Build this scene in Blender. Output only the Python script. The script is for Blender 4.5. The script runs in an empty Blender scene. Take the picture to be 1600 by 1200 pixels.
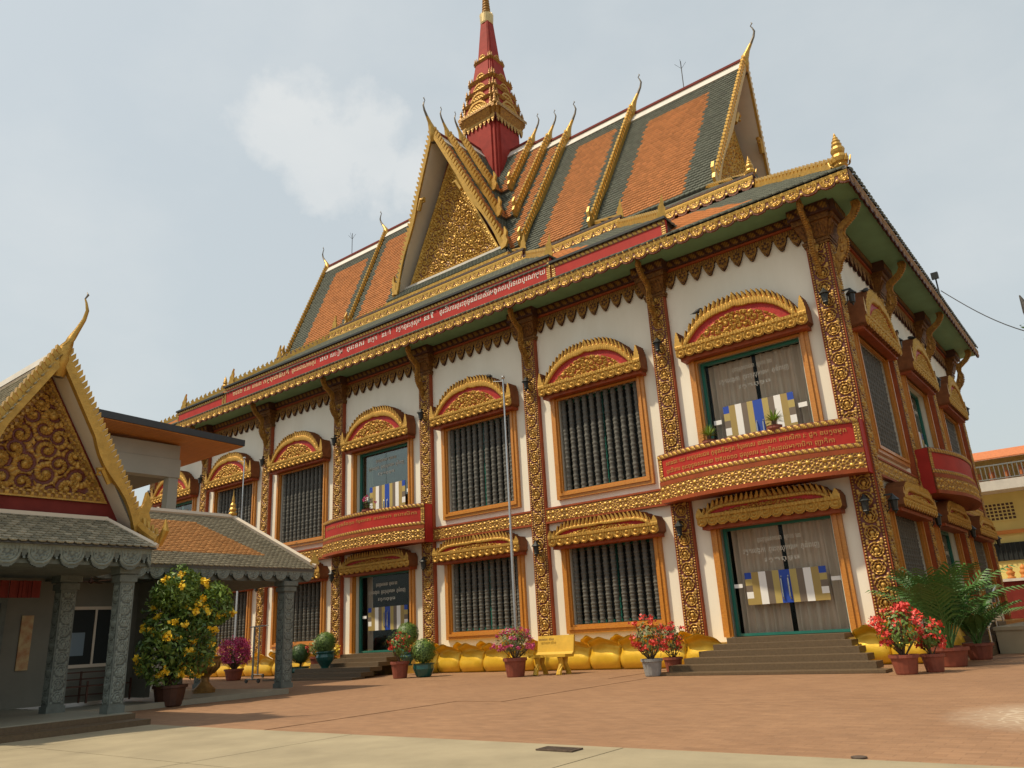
import bpy, math, random
import numpy as np
from mathutils import Vector, Matrix
random.seed(7); RNG = np.random.default_rng(7)
SC = bpy.context.scene
R = math.radians

# ------------------------------------------------------------------ camera
cam = bpy.data.cameras.new('camera'); cam_o = bpy.data.objects.new('camera', cam)
SC.collection.objects.link(cam_o); SC.camera = cam_o
cam.sensor_width = 36; cam.lens = 27.17; cam.clip_end = 3000; cam.clip_start = 0.05
def cam_matrix(pos, yaw, pitch, roll):
    right = Vector((math.cos(yaw), math.sin(yaw), 0))
    fwd = Vector((-math.sin(yaw)*math.cos(pitch), math.cos(yaw)*math.cos(pitch), math.sin(pitch)))
    up = right.cross(fwd)
    r2 = right*math.cos(roll)+up*math.sin(roll); u2 = -right*math.sin(roll)+up*math.cos(roll)
    m = Matrix((r2, u2, -fwd)).transposed().to_4x4(); m.translation = pos
    return m
cam_o.matrix_world = cam_matrix(Vector((3.998, -17.54, 0.964)), R(37.733), R(17.862), R(-3.214))

# ------------------------------------------------------------------ sky and sun
SUN_D = Vector((0.40, 0.47, -1.0)).normalized()          # the way the light travels
w = bpy.data.worlds.new('World'); SC.world = w; w.use_nodes = True
nt = w.node_tree; N = nt.nodes; L = nt.links; N.clear()
out = N.new('ShaderNodeOutputWorld'); bg = N.new('ShaderNodeBackground')
sky = N.new('ShaderNodeTexSky'); sky.sky_type = 'NISHITA'; sky.sun_disc = False
sky.sun_elevation = math.asin(-SUN_D.z); sky.sun_rotation = math.atan2(-SUN_D.x, -SUN_D.y)
sky.air_density = 1.6; sky.dust_density = 4.0; sky.ozone_density = 1.2
tc = N.new('ShaderNodeTexCoord'); mp = N.new('ShaderNodeMapping'); mp.inputs['Scale'].default_value = (1, 1, 1.7)
def mathn(op, a, b=None, clamp=False):
    m = N.new('ShaderNodeMath'); m.operation = op; m.use_clamp = clamp
    for i, s in enumerate((a, b)):
        if s is None: continue
        if isinstance(s, (int, float)): m.inputs[i].default_value = s
        else: L.new(s, m.inputs[i])
    return m.outputs[0]
L.new(tc.outputs['Generated'], mp.inputs['Vector'])
n1 = N.new('ShaderNodeTexNoise'); n1.inputs['Scale'].default_value = 2.6; n1.inputs['Detail'].default_value = 7; n1.inputs['Roughness'].default_value = 0.55
L.new(mp.outputs[0], n1.inputs['Vector'])
rmp = N.new('ShaderNodeValToRGB'); rmp.color_ramp.elements[0].position = 0.46; rmp.color_ramp.elements[1].position = 0.72
L.new(n1.outputs['Fac'], rmp.inputs['Fac'])
# one soft cumulus puff: two lobes in the sky, broken by noise
def px_dir(px, py):
    m = cam_o.matrix_world.to_3x3(); f = 1207.4
    return (m @ Vector(((px-800)/f, (600-py)/f, -1))).normalized()
n2 = N.new('ShaderNodeTexNoise'); n2.inputs['Scale'].default_value = 13; n2.inputs['Roughness'].default_value = .62; n2.inputs['Detail'].default_value = 6
L.new(tc.outputs['Generated'], n2.inputs['Vector'])
puff = None
for (px, py, rad) in ((455, 195, 0.062), (575, 205, 0.055), (510, 235, 0.075), (590, 255, 0.06), (640, 270, .05)):
    vd = N.new('ShaderNodeVectorMath'); vd.operation = 'DISTANCE'; vd.inputs[1].default_value = px_dir(px, py)
    L.new(tc.outputs['Generated'], vd.inputs[0])
    d = mathn('SUBTRACT', 1.0, mathn('DIVIDE', vd.outputs['Value'], rad))
    puff = d if puff is None else mathn('MAXIMUM', puff, d)
puff = mathn('ADD', puff, mathn('MULTIPLY', mathn('SUBTRACT', n2.outputs['Fac'], 0.5), 2.0))
puff = mathn('MULTIPLY', puff, 2.2, True)
mixh = N.new('ShaderNodeMixRGB'); mixh.inputs['Fac'].default_value = 0.72; mixh.inputs['Color2'].default_value = (5.95, 6.45, 6.5, 1)
L.new(sky.outputs[0], mixh.inputs['Color1'])
cl = N.new('ShaderNodeMixRGB'); cl.inputs['Color2'].default_value = (6.9, 7.05, 7.0, 1)
L.new(mixh.outputs[0], cl.inputs['Color1'])
L.new(mathn('ADD', mathn('MULTIPLY', rmp.outputs[0], 0.34), mathn('MULTIPLY', puff, 0.55), True), cl.inputs['Fac'])
L.new(cl.outputs[0], bg.inputs['Color']); bg.inputs['Strength'].default_value = 0.10
L.new(bg.outputs[0], out.inputs['Surface'])

sun = bpy.data.lights.new('sun', 'SUN'); sun.energy = 3.6; sun.angle = R(1.6); sun.color = (1.0, 0.86, 0.64)
sun_o = bpy.data.objects.new('sun', sun); SC.collection.objects.link(sun_o)
sun_o.rotation_euler = SUN_D.to_track_quat('-Z', 'Y').to_euler(); sun_o.location = (-20, -25, 50)
SC.view_settings.view_transform = 'Standard'; SC.view_settings.look = 'None'
SC.view_settings.exposure = 0.20; SC.view_settings.gamma = 1.0; SC.view_settings.use_curve_mapping = False
SC.cycles.use_denoising = True; SC.cycles.max_bounces = 6; SC.cycles.transparent_max_bounces = 10

# ------------------------------------------------------------------ helpers
COL = SC.collection
class MB:
    def __init__(s): s.v = []; s.f = []; s.m = []; s.a = []; s.cm = 0; s.ca = 1.0
    def add(s, vs, fs):
        o = len(s.v); s.v.extend([tuple(p) for p in vs]); s.a.extend([s.ca]*len(vs))
        for f in fs: s.f.append(tuple(i+o for i in f)); s.m.append(s.cm)
        return s
    def box(s, x0, y0, z0, x1, y1, z1):
        x0, x1 = sorted((x0, x1)); y0, y1 = sorted((y0, y1)); z0, z1 = sorted((z0, z1))
        return s.add([(x0,y0,z0),(x1,y0,z0),(x1,y1,z0),(x0,y1,z0),(x0,y0,z1),(x1,y0,z1),(x1,y1,z1),(x0,y1,z1)],
              [(0,3,2,1),(4,5,6,7),(0,1,5,4),(1,2,6,5),(2,3,7,6),(3,0,4,7)])
    def hexa(s, b, t):
        return s.add(list(b)+list(t), [(3,2,1,0),(4,5,6,7),(0,1,5,4),(1,2,6,5),(2,3,7,6),(3,0,4,7)])
    def lathe(s, prof, seg=12, c=(0,0,0), cap=True, rot=0, sq=None):
        vs = []; n = len(prof)
        for (r, z) in prof:
            for k in range(seg):
                a = rot+2*math.pi*k/seg; vs.append((c[0]+r*math.cos(a), c[1]+r*math.sin(a), c[2]+z))
        fs = [(i*seg+k, i*seg+(k+1) % seg, (i+1)*seg+(k+1) % seg, (i+1)*seg+k) for i in range(n-1) for k in range(seg)]
        if cap: fs.append(tuple(range(seg))[::-1]); fs.append(tuple((n-1)*seg+k for k in range(seg)))
        return s.add(vs, fs)
    def tube(s, pts, rad, seg=7):
        pts = [Vector(p) for p in pts]; n = len(pts)
        if isinstance(rad, (int, float)): rad = [rad]*n
        vs = []; up = Vector((0.13, 0.31, 0.94)).normalized()
        for i, p in enumerate(pts):
            t = (pts[min(i+1, n-1)]-pts[max(i-1, 0)]).normalized()
            a = t.cross(up)
            if a.length < 1e-3: a = t.cross(Vector((1, 0, 0)))
            a.normalize(); b = t.cross(a)
            for k in range(seg):
                th = 2*math.pi*k/seg; vs.append(p+(a*math.cos(th)+b*math.sin(th))*rad[i])
        fs = [(i*seg+k, i*seg+(k+1) % seg, (i+1)*seg+(k+1) % seg, (i+1)*seg+k) for i in range(n-1) for k in range(seg)]
        fs += [tuple(range(seg))[::-1], tuple((n-1)*seg+k for k in range(seg))]
        return s.add(vs, fs)
    def prism(s, poly, O, U, V, Nn, d):
        """2-d outline in (U,V) at O, thickened along Nn by d"""
        O, U, V, Nn = Vector(O), Vector(U), Vector(V), Vector(Nn); k = len(poly)
        a = [O+U*p[0]+V*p[1] for p in poly]; b = [p+Nn*d for p in a]
        return s.add(a+b, [tuple(range(k))[::-1], tuple(range(k, 2*k))]+[(i, (i+1) % k, k+(i+1) % k, k+i) for i in range(k)])
    def build(s, name, mat, parent=None, smooth=False):
        me = bpy.data.meshes.new(name); me.from_pydata(s.v, [], s.f)
        mats = mat if isinstance(mat, (list, tuple)) else [mat]
        for m_ in mats: me.materials.append(M[m_] if isinstance(m_, str) else m_)
        if len(mats) > 1: me.polygons.foreach_set('material_index', s.m)
        at = me.attributes.new('hgt', 'FLOAT', 'POINT'); at.data.foreach_set('value', s.a)
        if smooth: me.polygons.foreach_set('use_smooth', [True]*len(me.polygons))
        me.update(); return link(name, me, parent)
def link(name, data, parent=None):
    o = bpy.data.objects.new(name, data); COL.objects.link(o)
    if parent is not None:
        o.parent = parent
        if parent.type == 'EMPTY' and parent.get('_g'): o.matrix_parent_inverse = Matrix.Translation(-Vector(parent['_g']))
    return o
def empty(name, loc, label=None, cat=None, group=None, glob=True):
    """a thing's Empty; with glob=True its parts are given in world coordinates"""
    o = bpy.data.objects.new(name, None); COL.objects.link(o); o.location = loc; o.empty_display_size = 0.2
    if glob: o['_g'] = tuple(float(c) for c in loc)
    return tag(o, label, cat, group)
def tag(o, label=None, cat=None, group=None, kind=None):
    if label: o['label'] = label
    if cat: o['category'] = cat
    if group: o['group'] = group
    if kind: o['kind'] = kind
    return o
def inst(src, name, parent, loc, rz=0.0, scale=None):
    o = src.copy(); o.name = name; COL.objects.link(o); o.parent = parent
    o.matrix_parent_inverse = Matrix.Identity(4)
    if parent is not None and parent.type == 'EMPTY' and parent.get('_g'): o.matrix_parent_inverse = Matrix.Translation(-Vector(parent['_g']))
    o.location = loc; o.rotation_euler = (0, 0, rz)
    if scale: o.scale = scale
    return o
def copy_tree(o, parent=None):
    c = o.copy(); COL.objects.link(c)
    if parent is not None: c.parent = parent
    for ch in list(o.children): copy_tree(ch, c)
    return c
def np_mesh(name, verts, quads, mats, parent=None, hgt=None, smooth=False, col=None, mi=None):
    me = bpy.data.meshes.new(name); nv = len(verts); nf = len(quads); k = quads.shape[1]
    me.vertices.add(nv); me.vertices.foreach_set('co', np.ascontiguousarray(verts, np.float32).ravel())
    me.loops.add(nf*k); me.loops.foreach_set('vertex_index', np.ascontiguousarray(quads, np.int32).ravel())
    me.polygons.add(nf); me.polygons.foreach_set('loop_start', np.arange(0, nf*k, k, dtype=np.int32))
    me.polygons.foreach_set('loop_total', np.full(nf, k, np.int32))
    for m_ in (mats if isinstance(mats, (list, tuple)) else [mats]): me.materials.append(M[m_])
    if mi is not None: me.polygons.foreach_set('material_index', np.asarray(mi, np.int32))
    if smooth: me.polygons.foreach_set('use_smooth', np.ones(nf, bool))
    if hgt is not None:
        at = me.attributes.new('hgt', 'FLOAT', 'POINT'); at.data.foreach_set('value', np.ascontiguousarray(hgt, np.float32))
    if col is not None:
        at = me.attributes.new('tone', 'FLOAT_COLOR', 'POINT'); at.data.foreach_set('color', np.ascontiguousarray(col, np.float32).ravel())
    me.update(calc_edges=True); me.validate()
    if smooth == 'sharp': me.set_sharp_from_angle(angle=R(48))
    return link(name, me, parent)

# carved relief: a height field over (u,v) in [0,W]x[0,H] with an optional outline, walls round its edge
def relief_data(W, H, res, hf, mask=None, depth=0.04, thick=0.0):
    nu = max(2, int(round(W/res))); nv = max(2, int(round(H/res)))
    u = np.linspace(0, W, nu+1); v = np.linspace(0, H, nv+1); U, V = np.meshgrid(u, v)
    h = np.clip(hf(U, V), 0, 1)
    P = np.stack([U, V, h*depth], -1).reshape(-1, 3); a = h.ravel()
    idx = np.arange((nu+1)*(nv+1)).reshape(nv+1, nu+1)
    uc = (u[:-1]+u[1:])/2; vc = (v[:-1]+v[1:])/2; UC, VC = np.meshgrid(uc, vc)
    keep = np.ones((nv, nu), bool) if mask is None else mask(UC, VC)
    q = np.stack([idx[:-1, :-1], idx[:-1, 1:], idx[1:, 1:], idx[1:, :-1]], -1)[keep]
    if thick > 0:
        nb = len(P); B = P.copy(); B[:, 2] = -thick; P = np.vstack([P, P, B]); a = np.concatenate([a, a*0, a*0])
        kp = np.pad(keep, 1)
        walls = []
        lo = keep & ~kp[:-2, 1:-1]; hi = keep & ~kp[2:, 1:-1]; le = keep & ~kp[1:-1, :-2]; ri = keep & ~kp[1:-1, 2:]
        I = idx
        for m_, A_, B_ in ((lo, I[:-1, :-1], I[:-1, 1:]), (ri, I[:-1, 1:], I[1:, 1:]), (hi, I[1:, 1:], I[1:, :-1]), (le, I[1:, :-1], I[:-1, :-1])):
            s_, e_ = A_[m_], B_[m_]; walls.append(np.stack([s_+nb, s_+2*nb, e_+2*nb, e_+nb], -1))
        nfront = len(q); q = np.vstack([q]+walls)
    else: nfront = len(q)
    used = np.unique(q); rm = np.full(len(P), -1); rm[used] = np.arange(len(used))
    return P[used], rm[q], a[used], nfront
def relief(name, mat, parent, O, U, V, W, H, res, hf, mask=None, depth=0.04, thick=0.0, smooth='sharp', warp=None, wall=None):
    P, q, a, nfr = relief_data(W, H, res, hf, mask, depth, thick)
    if warp is None:
        U = np.array(U, float); V = np.array(V, float); Nn = np.cross(U, V)
        X = np.array(O, float)+P[:, :1]*U+P[:, 1:2]*V+P[:, 2:3]*Nn
    else: X = warp(P)
    if wall is None: return np_mesh(name, X, q, mat, parent, hgt=a, smooth=smooth)
    mi = np.zeros(len(q), int); mi[nfr:] = 1
    return np_mesh(name, X, q, [mat, wall], parent, hgt=a, smooth=smooth, mi=mi)
def bump(r, r0): return np.sqrt(np.clip(1-(r/r0)**2, 0, 1))
def ring(r, r0, wd): return np.sqrt(np.clip(1-((r-r0)/wd)**2, 0, 1))

# ornament height functions -------------------------------------------------
def h_scroll(W, flip=0):
    p = W*0.98
    def f(U, V):
        k = np.floor(V/p); sg = np.where((k+flip) % 2 == 0, 1.0, -1.0)
        x = (U-W/2)*sg-0.03*W; y = V-(k+.5)*p
        r = np.hypot(x, y)/W; th = np.arctan2(y, x)
        h = bump(r, .15)
        h = np.maximum(h, .8*bump(np.hypot(x/W+.0, y/W+.13), .1))
        h = np.maximum(h, .75*ring(r, .245+.02*np.cos(6*th), .045))
        rr = .40+.055*th/np.pi
        h = np.maximum(h, .8*ring(r, rr, .05)*(.75+.25*np.cos(11*th)))
        h = np.maximum(h, .55*bump(np.hypot((np.abs(U-W/2)-.40*W)/W, (np.abs(y)-.42*p)/W), .11))
        h = np.maximum(h, .35*(np.cos(9*th+r*30) > .2)*(r > .28)*(r < .36))
        h = np.maximum(h, .5*bump(np.hypot((U-W/2)/W-sg*.3, (y-.47*p)/W), .12))
        return h
    return f
def h_beads(H):
    def f(U, V):
        c = H/2.0; x = (U % c)-c/2; y = (V % c)-c/2; odd = (np.floor(U/c) % 3 == 2)
        r = np.hypot(x, y)/c; th = np.arctan2(y, x)
        h = np.where(odd, .7*ring(r, .3, .1)*(.7+.3*np.cos(5*th)), bump(r, .3))
        h = np.maximum(h, .6*ring(r, .43, .09)*(.5+.5*np.cos(8*th)))
        x2 = ((U+c/2) % c)-c/2; y2 = ((V+c/2) % c)-c/2; h = np.maximum(h, .65*bump(np.hypot(x2, y2)/c, .17))
        return np.maximum(h, .2)
    return f
def h_braid(H):
    def f(U, V):
        p = H*1.15; x = (U % p)/p; y = V/H
        s = ((x+y*.6) % 1.0)
        h = .9*np.sqrt(np.clip(1-((s-.5)/.42)**2, 0, 1))*np.sqrt(np.clip(1-((y-.5)/.46)**2, 0, 1))
        h = h*(.72+.28*np.cos(18*(x-y*.6)))
        return np.maximum(h, .12)
    return f
def h_foliage(W, H, n, seed, s):
    rg = np.random.default_rng(seed); pts = []
    tries = 0
    while len(pts) < n and tries < n*60:
        tries += 1; c = rg.uniform((0, 0), (W, H))
        if all(np.hypot(*(c-b)) > s*.66 for b in pts): pts.append(c)
    pts = np.array(pts); ph = rg.uniform(0, 6.28, len(pts)); sg = rg.choice([-1, 1], len(pts)); sz = rg.uniform(.75, 1.2, len(pts))
    def f(U, V):
        best = np.full(U.shape, 9e9); h = np.zeros(U.shape)
        for c, p_, g, z in zip(pts, ph, sg, sz):
            m = (np.abs(U-c[0]) < s*1.2) & (np.abs(V-c[1]) < s*1.2)
            if not m.any(): continue
            x = U[m]-c[0]; y = V[m]-c[1]; r = np.hypot(x, y)/(s*z); th = np.arctan2(y, x)*g+p_
            hh = bump(r, .17); fr_ = (r*2.1-th/6.283) % 1.0
            hh = np.maximum(hh, (1-.35*r)*np.sqrt(np.clip(1-((fr_-.5)/.36)**2, 0, 1))*(.72+.28*np.cos(13*th+9*r))*(r > .13))
            hm = h[m]; bm = best[m]; t = r < bm; hm[t] = np.maximum(hm[t]*.0, hh[t]); bm[t] = r[t]; h[m] = hm; best[m] = bm
        return h
    return f
def scallop_fns(p, H, drop=.62, tooth=.5):
    def mask(U, V):
        x = ((U/p) % 1.0)-.5
        edge = H*drop*(1-np.sqrt(np.clip(1-(x/.40)**2, 0, 1)))
        edge = np.where(np.abs(x) > .40, H*drop*(1-tooth)+H*drop*tooth*np.clip((.5-np.abs(x))/.10, 0, 1)*1.0, edge)
        return V > np.minimum(edge, H*drop)
    def hf(U, V):
        x = (((U/p) % 1.0)-.5)*p; y = V-H*.66; r = np.hypot(x, y)/(p*.40); th = np.arctan2(y, x)
        h = .85*ring(r, .93, .1)
        h = np.maximum(h, .75*ring(r, .70, .07)); h = np.maximum(h, .75*ring(r, .45+.08*np.cos(7*th), .09)); h = np.maximum(h, .7*bump(np.hypot(x, y+.0)/(p*.40), .18)); h = np.maximum(h, .5*(np.cos(15*th) > .1)*(r < .66)*(r > .52))
        h = np.maximum(h, .8*bump(np.hypot((((U/p+.5) % 1.0)-.5)*p, V-H*.33)/p, .09))
        h = np.where(V > H*.74, np.where(V > H*.9, .8, .45+.4*(np.cos(U/p*2*np.pi*9) > 0)), h)
        return np.maximum(h, .15)
    return mask, hf
# ------------------------------------------------------------------ materials
M = {}
def mat(name, col, rough=0.6, metal=0.0, spec=0.5, var=0.0, vscale=3.0, bump_=0.0, bscale=30.0, col2=None, stretch=None, tone=False, coat=0.0, transl=0.0, hgt=None):
    m = bpy.data.materials.new(name); m.use_nodes = True; t = m.node_tree; n = t.nodes; l = t.links
    b = n['Principled BSDF']; b.inputs['Roughness'].default_value = rough; b.inputs['Metallic'].default_value = metal
    b.inputs['Specular IOR Level'].default_value = spec; b.inputs['Coat Weight'].default_value = coat
    tcn = n.new('ShaderNodeTexCoord'); vec = tcn.outputs['Object']
    geo = n.new('ShaderNodeNewGeometry'); vec = geo.outputs['Position'] if stretch is None else None
    if stretch is not None:
        mpn = n.new('ShaderNodeMapping'); mpn.inputs['Scale'].default_value = stretch
        l.new(geo.outputs['Position'], mpn.inputs['Vector']); vec = mpn.outputs[0]
    base = None
    if tone:
        at = n.new('ShaderNodeAttribute'); at.attribute_name = 'tone'; base = at.outputs['Color']
    if hgt is not None:                       # painted relief: ground colour in the hollows, gilding on what stands proud
        at = n.new('ShaderNodeAttribute'); at.attribute_name = 'hgt'
        mr = n.new('ShaderNodeMapRange'); mr.inputs['From Min'].default_value = hgt[1]; mr.inputs['From Max'].default_value = hgt[2]
        l.new(at.outputs['Fac'], mr.inputs['Value'])
        mx = n.new('ShaderNodeMixRGB'); mx.inputs['Color1'].default_value = (*hgt[0], 1); mx.inputs['Color2'].default_value = (*col, 1)
        l.new(mr.outputs[0], mx.inputs['Fac']); base = mx.outputs[0]
        mm = n.new('ShaderNodeMath'); mm.operation = 'MULTIPLY'; mm.inputs[1].default_value = metal
        l.new(mr.outputs[0], mm.inputs[0]); l.new(mm.outputs[0], b.inputs['Metallic'])
    if var > 0 or col2 is not None:
        nz = n.new('ShaderNodeTexNoise'); nz.inputs['Scale'].default_value = vscale; nz.inputs['Detail'].default_value = 6; nz.inputs['Roughness'].default_value = .6
        l.new(vec, nz.inputs['Vector'])
        rp = n.new('ShaderNodeMapRange'); rp.inputs['From Min'].default_value = .3; rp.inputs['From Max'].default_value = .7
        l.new(nz.outputs['Fac'], rp.inputs['Value'])
        mx = n.new('ShaderNodeMixRGB'); l.new(rp.outputs[0], mx.inputs['Fac'])
        c2 = col2 if col2 is not None else tuple(c*(1-var) for c in col)
        if base is None:
            mx.inputs['Color1'].default_value = (*col, 1); mx.inputs['Color2'].default_value = (*c2, 1)
        else:
            ml = n.new('ShaderNodeMixRGB'); ml.blend_type = 'MULTIPLY'; ml.inputs['Fac'].default_value = 1; l.new(base, ml.inputs['Color1'])
            ml.inputs['Color2'].default_value = (1-var, 1-var, 1-var, 1)
            l.new(base, mx.inputs['Color1']); l.new(ml.outputs[0], mx.inputs['Color2'])
        base = mx.outputs[0]
    if base is None: b.inputs['Base Color'].default_value = (*col, 1)
    else: l.new(base, b.inputs['Base Color'])
    if bump_ > 0:
        nb = n.new('ShaderNodeTexNoise'); nb.inputs['Scale'].default_value = bscale; nb.inputs['Detail'].default_value = 4; l.new(vec, nb.inputs['Vector'])
        bp = n.new('ShaderNodeBump'); bp.inputs['Strength'].default_value = bump_; bp.inputs['Distance'].default_value = .02
        l.new(nb.outputs['Fac'], bp.inputs['Height']); l.new(bp.outputs[0], b.inputs['Normal'])
    if transl > 0: b.inputs['Subsurface Weight'].default_value = 0
    M[name] = m; return m
GOLD = (.57, .33, .070); RED = (.46, .032, .022); MAROON = (.20, .030, .016)
mat('gold_carving', GOLD, .42, .45, var=.35, vscale=9, hgt=((.15, .026, .012), .14, .48), bump_=.35, bscale=60)
mat('gold_bright', (.66, .39, .075), .38, .45, var=.3, vscale=5, hgt=((.20, .05, .014), .16, .46), bump_=.3, bscale=60)
mat('gold_old', (.36, .175, .030), .5, .35, spec=.3, var=.45, vscale=8, hgt=((.075, .020, .010), .22, .60), bump_=.4, bscale=60)
mat('gold_paint', (.61, .355, .068), .38, .45, var=.35, vscale=7, bump_=.3, bscale=40)
mat('gold_lotus', (.82, .50, .035), .34, .30, var=.18, vscale=4.5, bump_=.15, bscale=25)
mat('red_paint', RED, .55, spec=.22, var=.25, vscale=2, bump_=.08)
mat('red_brown', (.34, .072, .020), .55, spec=.25, var=.35, vscale=4, bump_=.1)
mat('dark_brown', (.085, .030, .014), .6, var=.4, vscale=5, bump_=.15)
mat('white_wall', (.85, .805, .68), .75, col2=(.75, .695, .565), vscale=.9, stretch=(1.2, 1.2, .35), bump_=.06, bscale=60)
mat('cream', (.70, .60, .47), .8, var=.12, vscale=1.5)
mat('wood_frame', (.58, .245, .030), .42, col2=(.40, .145, .018), vscale=5, stretch=(3, 3, 8), coat=.15, bump_=.12)
mat('stone_dark', (.120, .116, .098), .7, var=.35, vscale=9, bump_=.35, bscale=80)
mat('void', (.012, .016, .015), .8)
mat('teal_frame', (.020, .165, .125), .35, var=.2)
mat('soffit', (.19, .36, .20), .7, var=.2, vscale=1.5)
mat('curtain', (.74, .54, .42), .85, var=.15, vscale=6, stretch=(6, 6, .4))
mat('curtain_dark', (.03, .028, .025), .85)
mat('roof_tile', (1, 1, 1), .7, spec=.2, tone=True, var=.14, vscale=1.2, bump_=.2, bscale=60)
mat('roof_under', (.10, .095, .085), .8)
mat('white_band', (.66, .62, .55), .7, var=.2, vscale=3)
mat('granite', (.135, .088, .044), .55, var=.35, vscale=26, bump_=.1, bscale=120)
mat('grey_stone', (.165, .19, .168), .7, var=.4, vscale=6, bump_=.2, bscale=50)
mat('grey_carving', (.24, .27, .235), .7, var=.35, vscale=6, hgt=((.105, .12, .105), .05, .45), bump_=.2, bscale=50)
mat('decal', (1, 1, 1), .5, tone=True)
mat('lettering', (.74, .56, .30), .5, .2)
mat('lettering_white', (.72, .70, .62), .5)
mat('lettering_glass', (.60, .57, .48), .6)
mat('lettering_dim', (.50, .26, .06), .5, .2)
mat('metal_black', (.025, .028, .027), .5, .3)
mat('steel', (.55, .55, .54), .25, .9, var=.15)
mat('concrete', (.36, .30, .19), .8, col2=(.26, .215, .135), vscale=1.3, bump_=.12, bscale=40)
mat('bench_yellow', (.66, .40, .035), .55, var=.2, vscale=6, bump_=.1)
mat('terracotta', (.26, .065, .035), .6, var=.3, vscale=8)
mat('pot_green', (.012, .10, .085), .3, var=.3, vscale=8, coat=.3)
mat('pot_grey', (.30, .30, .29), .7, var=.3, vscale=8)
mat('pot_bronze', (.36, .19, .05), .5, .3, var=.4, vscale=8, bump_=.2)
mat('soil', (.05, .03, .02), .9)
mat('stem', (.09, .055, .03), .85)
mat('tile_floor', (.30, .28, .21), .5, var=.15, vscale=3)
mat('pediment_side', (.24, .085, .028), .6, spec=.25, var=.4, vscale=6)
mat('gold_capital', (.25, .115, .022), .55, .3, spec=.3, col2=(.09, .032, .012), vscale=16, bump_=.9, bscale=22)
mat('wire', (.02, .02, .022), .6)
mat('bird_black', (.015, .015, .017), .6)
def leafmat(name, c, c2, rough=.5):
    m = mat(name, c, rough, col2=c2, vscale=3.0); return m
leafmat('leaf_green', (.075, .145, .022), (.15, .23, .035))
leafmat('leaf_dark', (.028, .075, .018), (.06, .12, .025))
leafmat('leaf_lime', (.15, .26, .028), (.24, .34, .045))
leafmat('palm_leaf', (.030, .105, .022), (.075, .17, .028))
leafmat('flower_red', (.70, .07, .04), (.62, .05, .045))
leafmat('flower_pink', (.52, .035, .16), (.62, .10, .24))
leafmat('flower_yellow', (.92, .58, .02), (.95, .70, .05))
leafmat('leaf_olive', (.16, .18, .05), (.10, .13, .035))
def glassmat(name, tint, refl):
    m = bpy.data.materials.new(name); m.use_nodes = True; t = m.node_tree; n = t.nodes; l = t.links; n.clear()
    o = n.new('ShaderNodeOutputMaterial'); tr = n.new('ShaderNodeBsdfTransparent'); tr.inputs[0].default_value = (*tint, 1)
    gl = n.new('ShaderNodeBsdfGlossy'); gl.inputs['Roughness'].default_value = .03; gl.inputs['Color'].default_value = (.9, .95, .93, 1)
    fr = n.new('ShaderNodeFresnel'); fr.inputs['IOR'].default_value = 1.16
    ad = n.new('ShaderNodeMath'); ad.operation = 'ADD'; ad.use_clamp = True; ad.inputs[1].default_value = refl; l.new(fr.outputs[0], ad.inputs[0])
    mx = n.new('ShaderNodeMixShader'); l.new(ad.outputs[0], mx.inputs['Fac']); l.new(tr.outputs[0], mx.inputs[1]); l.new(gl.outputs[0], mx.inputs[2]); l.new(mx.outputs[0], o.inputs['Surface'])
    M[name] = m
glassmat('glass', (.90, .93, .92), .0)
glassmat('glass_green', (.60, .70, .66), .12)

# red stamped courtyard paving: faint courses, wear and stains
m = mat('paving', (.325, .180, .092), .75, col2=(.27, .145, .073), vscale=.55, bump_=.25, bscale=70)
t = m.node_tree; n = t.nodes; l = t.links; b = n['Principled BSDF']
src = b.inputs['Base Color'].links[0].from_socket
geo = n.new('ShaderNodeNewGeometry')
br = n.new('ShaderNodeTexBrick'); br.inputs['Scale'].default_value = 1.0; br.inputs['Mortar Size'].default_value = .006; br.inputs['Brick Width'].default_value = .21; br.inputs['Row Height'].default_value = .105
br.inputs['Color1'].default_value = (1, 1, 1, 1); br.inputs['Color2'].default_value = (.86, .84, .82, 1); br.inputs['Mortar'].default_value = (.78, .76, .74, 1)
l.new(geo.outputs['Position'], br.inputs['Vector'])
ml = n.new('ShaderNodeMixRGB'); ml.blend_type = 'MULTIPLY'; ml.inputs['Fac'].default_value = .85; l.new(src, ml.inputs['Color1']); l.new(br.outputs['Color'], ml.inputs['Color2'])
st = n.new('ShaderNodeTexNoise'); st.inputs['Scale'].default_value = 6; st.inputs['Detail'].default_value = 8
mpx = n.new('ShaderNodeMapping'); mpx.inputs['Scale'].default_value = (.6, 1.1, 1); l.new(geo.outputs['Position'], mpx.inputs['Vector']); l.new(mpx.outputs[0], st.inputs['Vector'])
mr = n.new('ShaderNodeMapRange'); mr.inputs['From Min'].default_value = .35; mr.inputs['From Max'].default_value = .7; mr.inputs['To Min'].default_value = 1.07; mr.inputs['To Max'].default_value = .86; l.new(st.outputs['Fac'], mr.inputs['Value'])
m2 = n.new('ShaderNodeMixRGB'); m2.blend_type = 'MULTIPLY'; m2.inputs['Fac'].default_value = 1; l.new(ml.outputs[0], m2.inputs['Color1']); l.new(mr.outputs[0], m2.inputs['Color2'])
l.new(m2.outputs[0], b.inputs['Base Color'])

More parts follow.
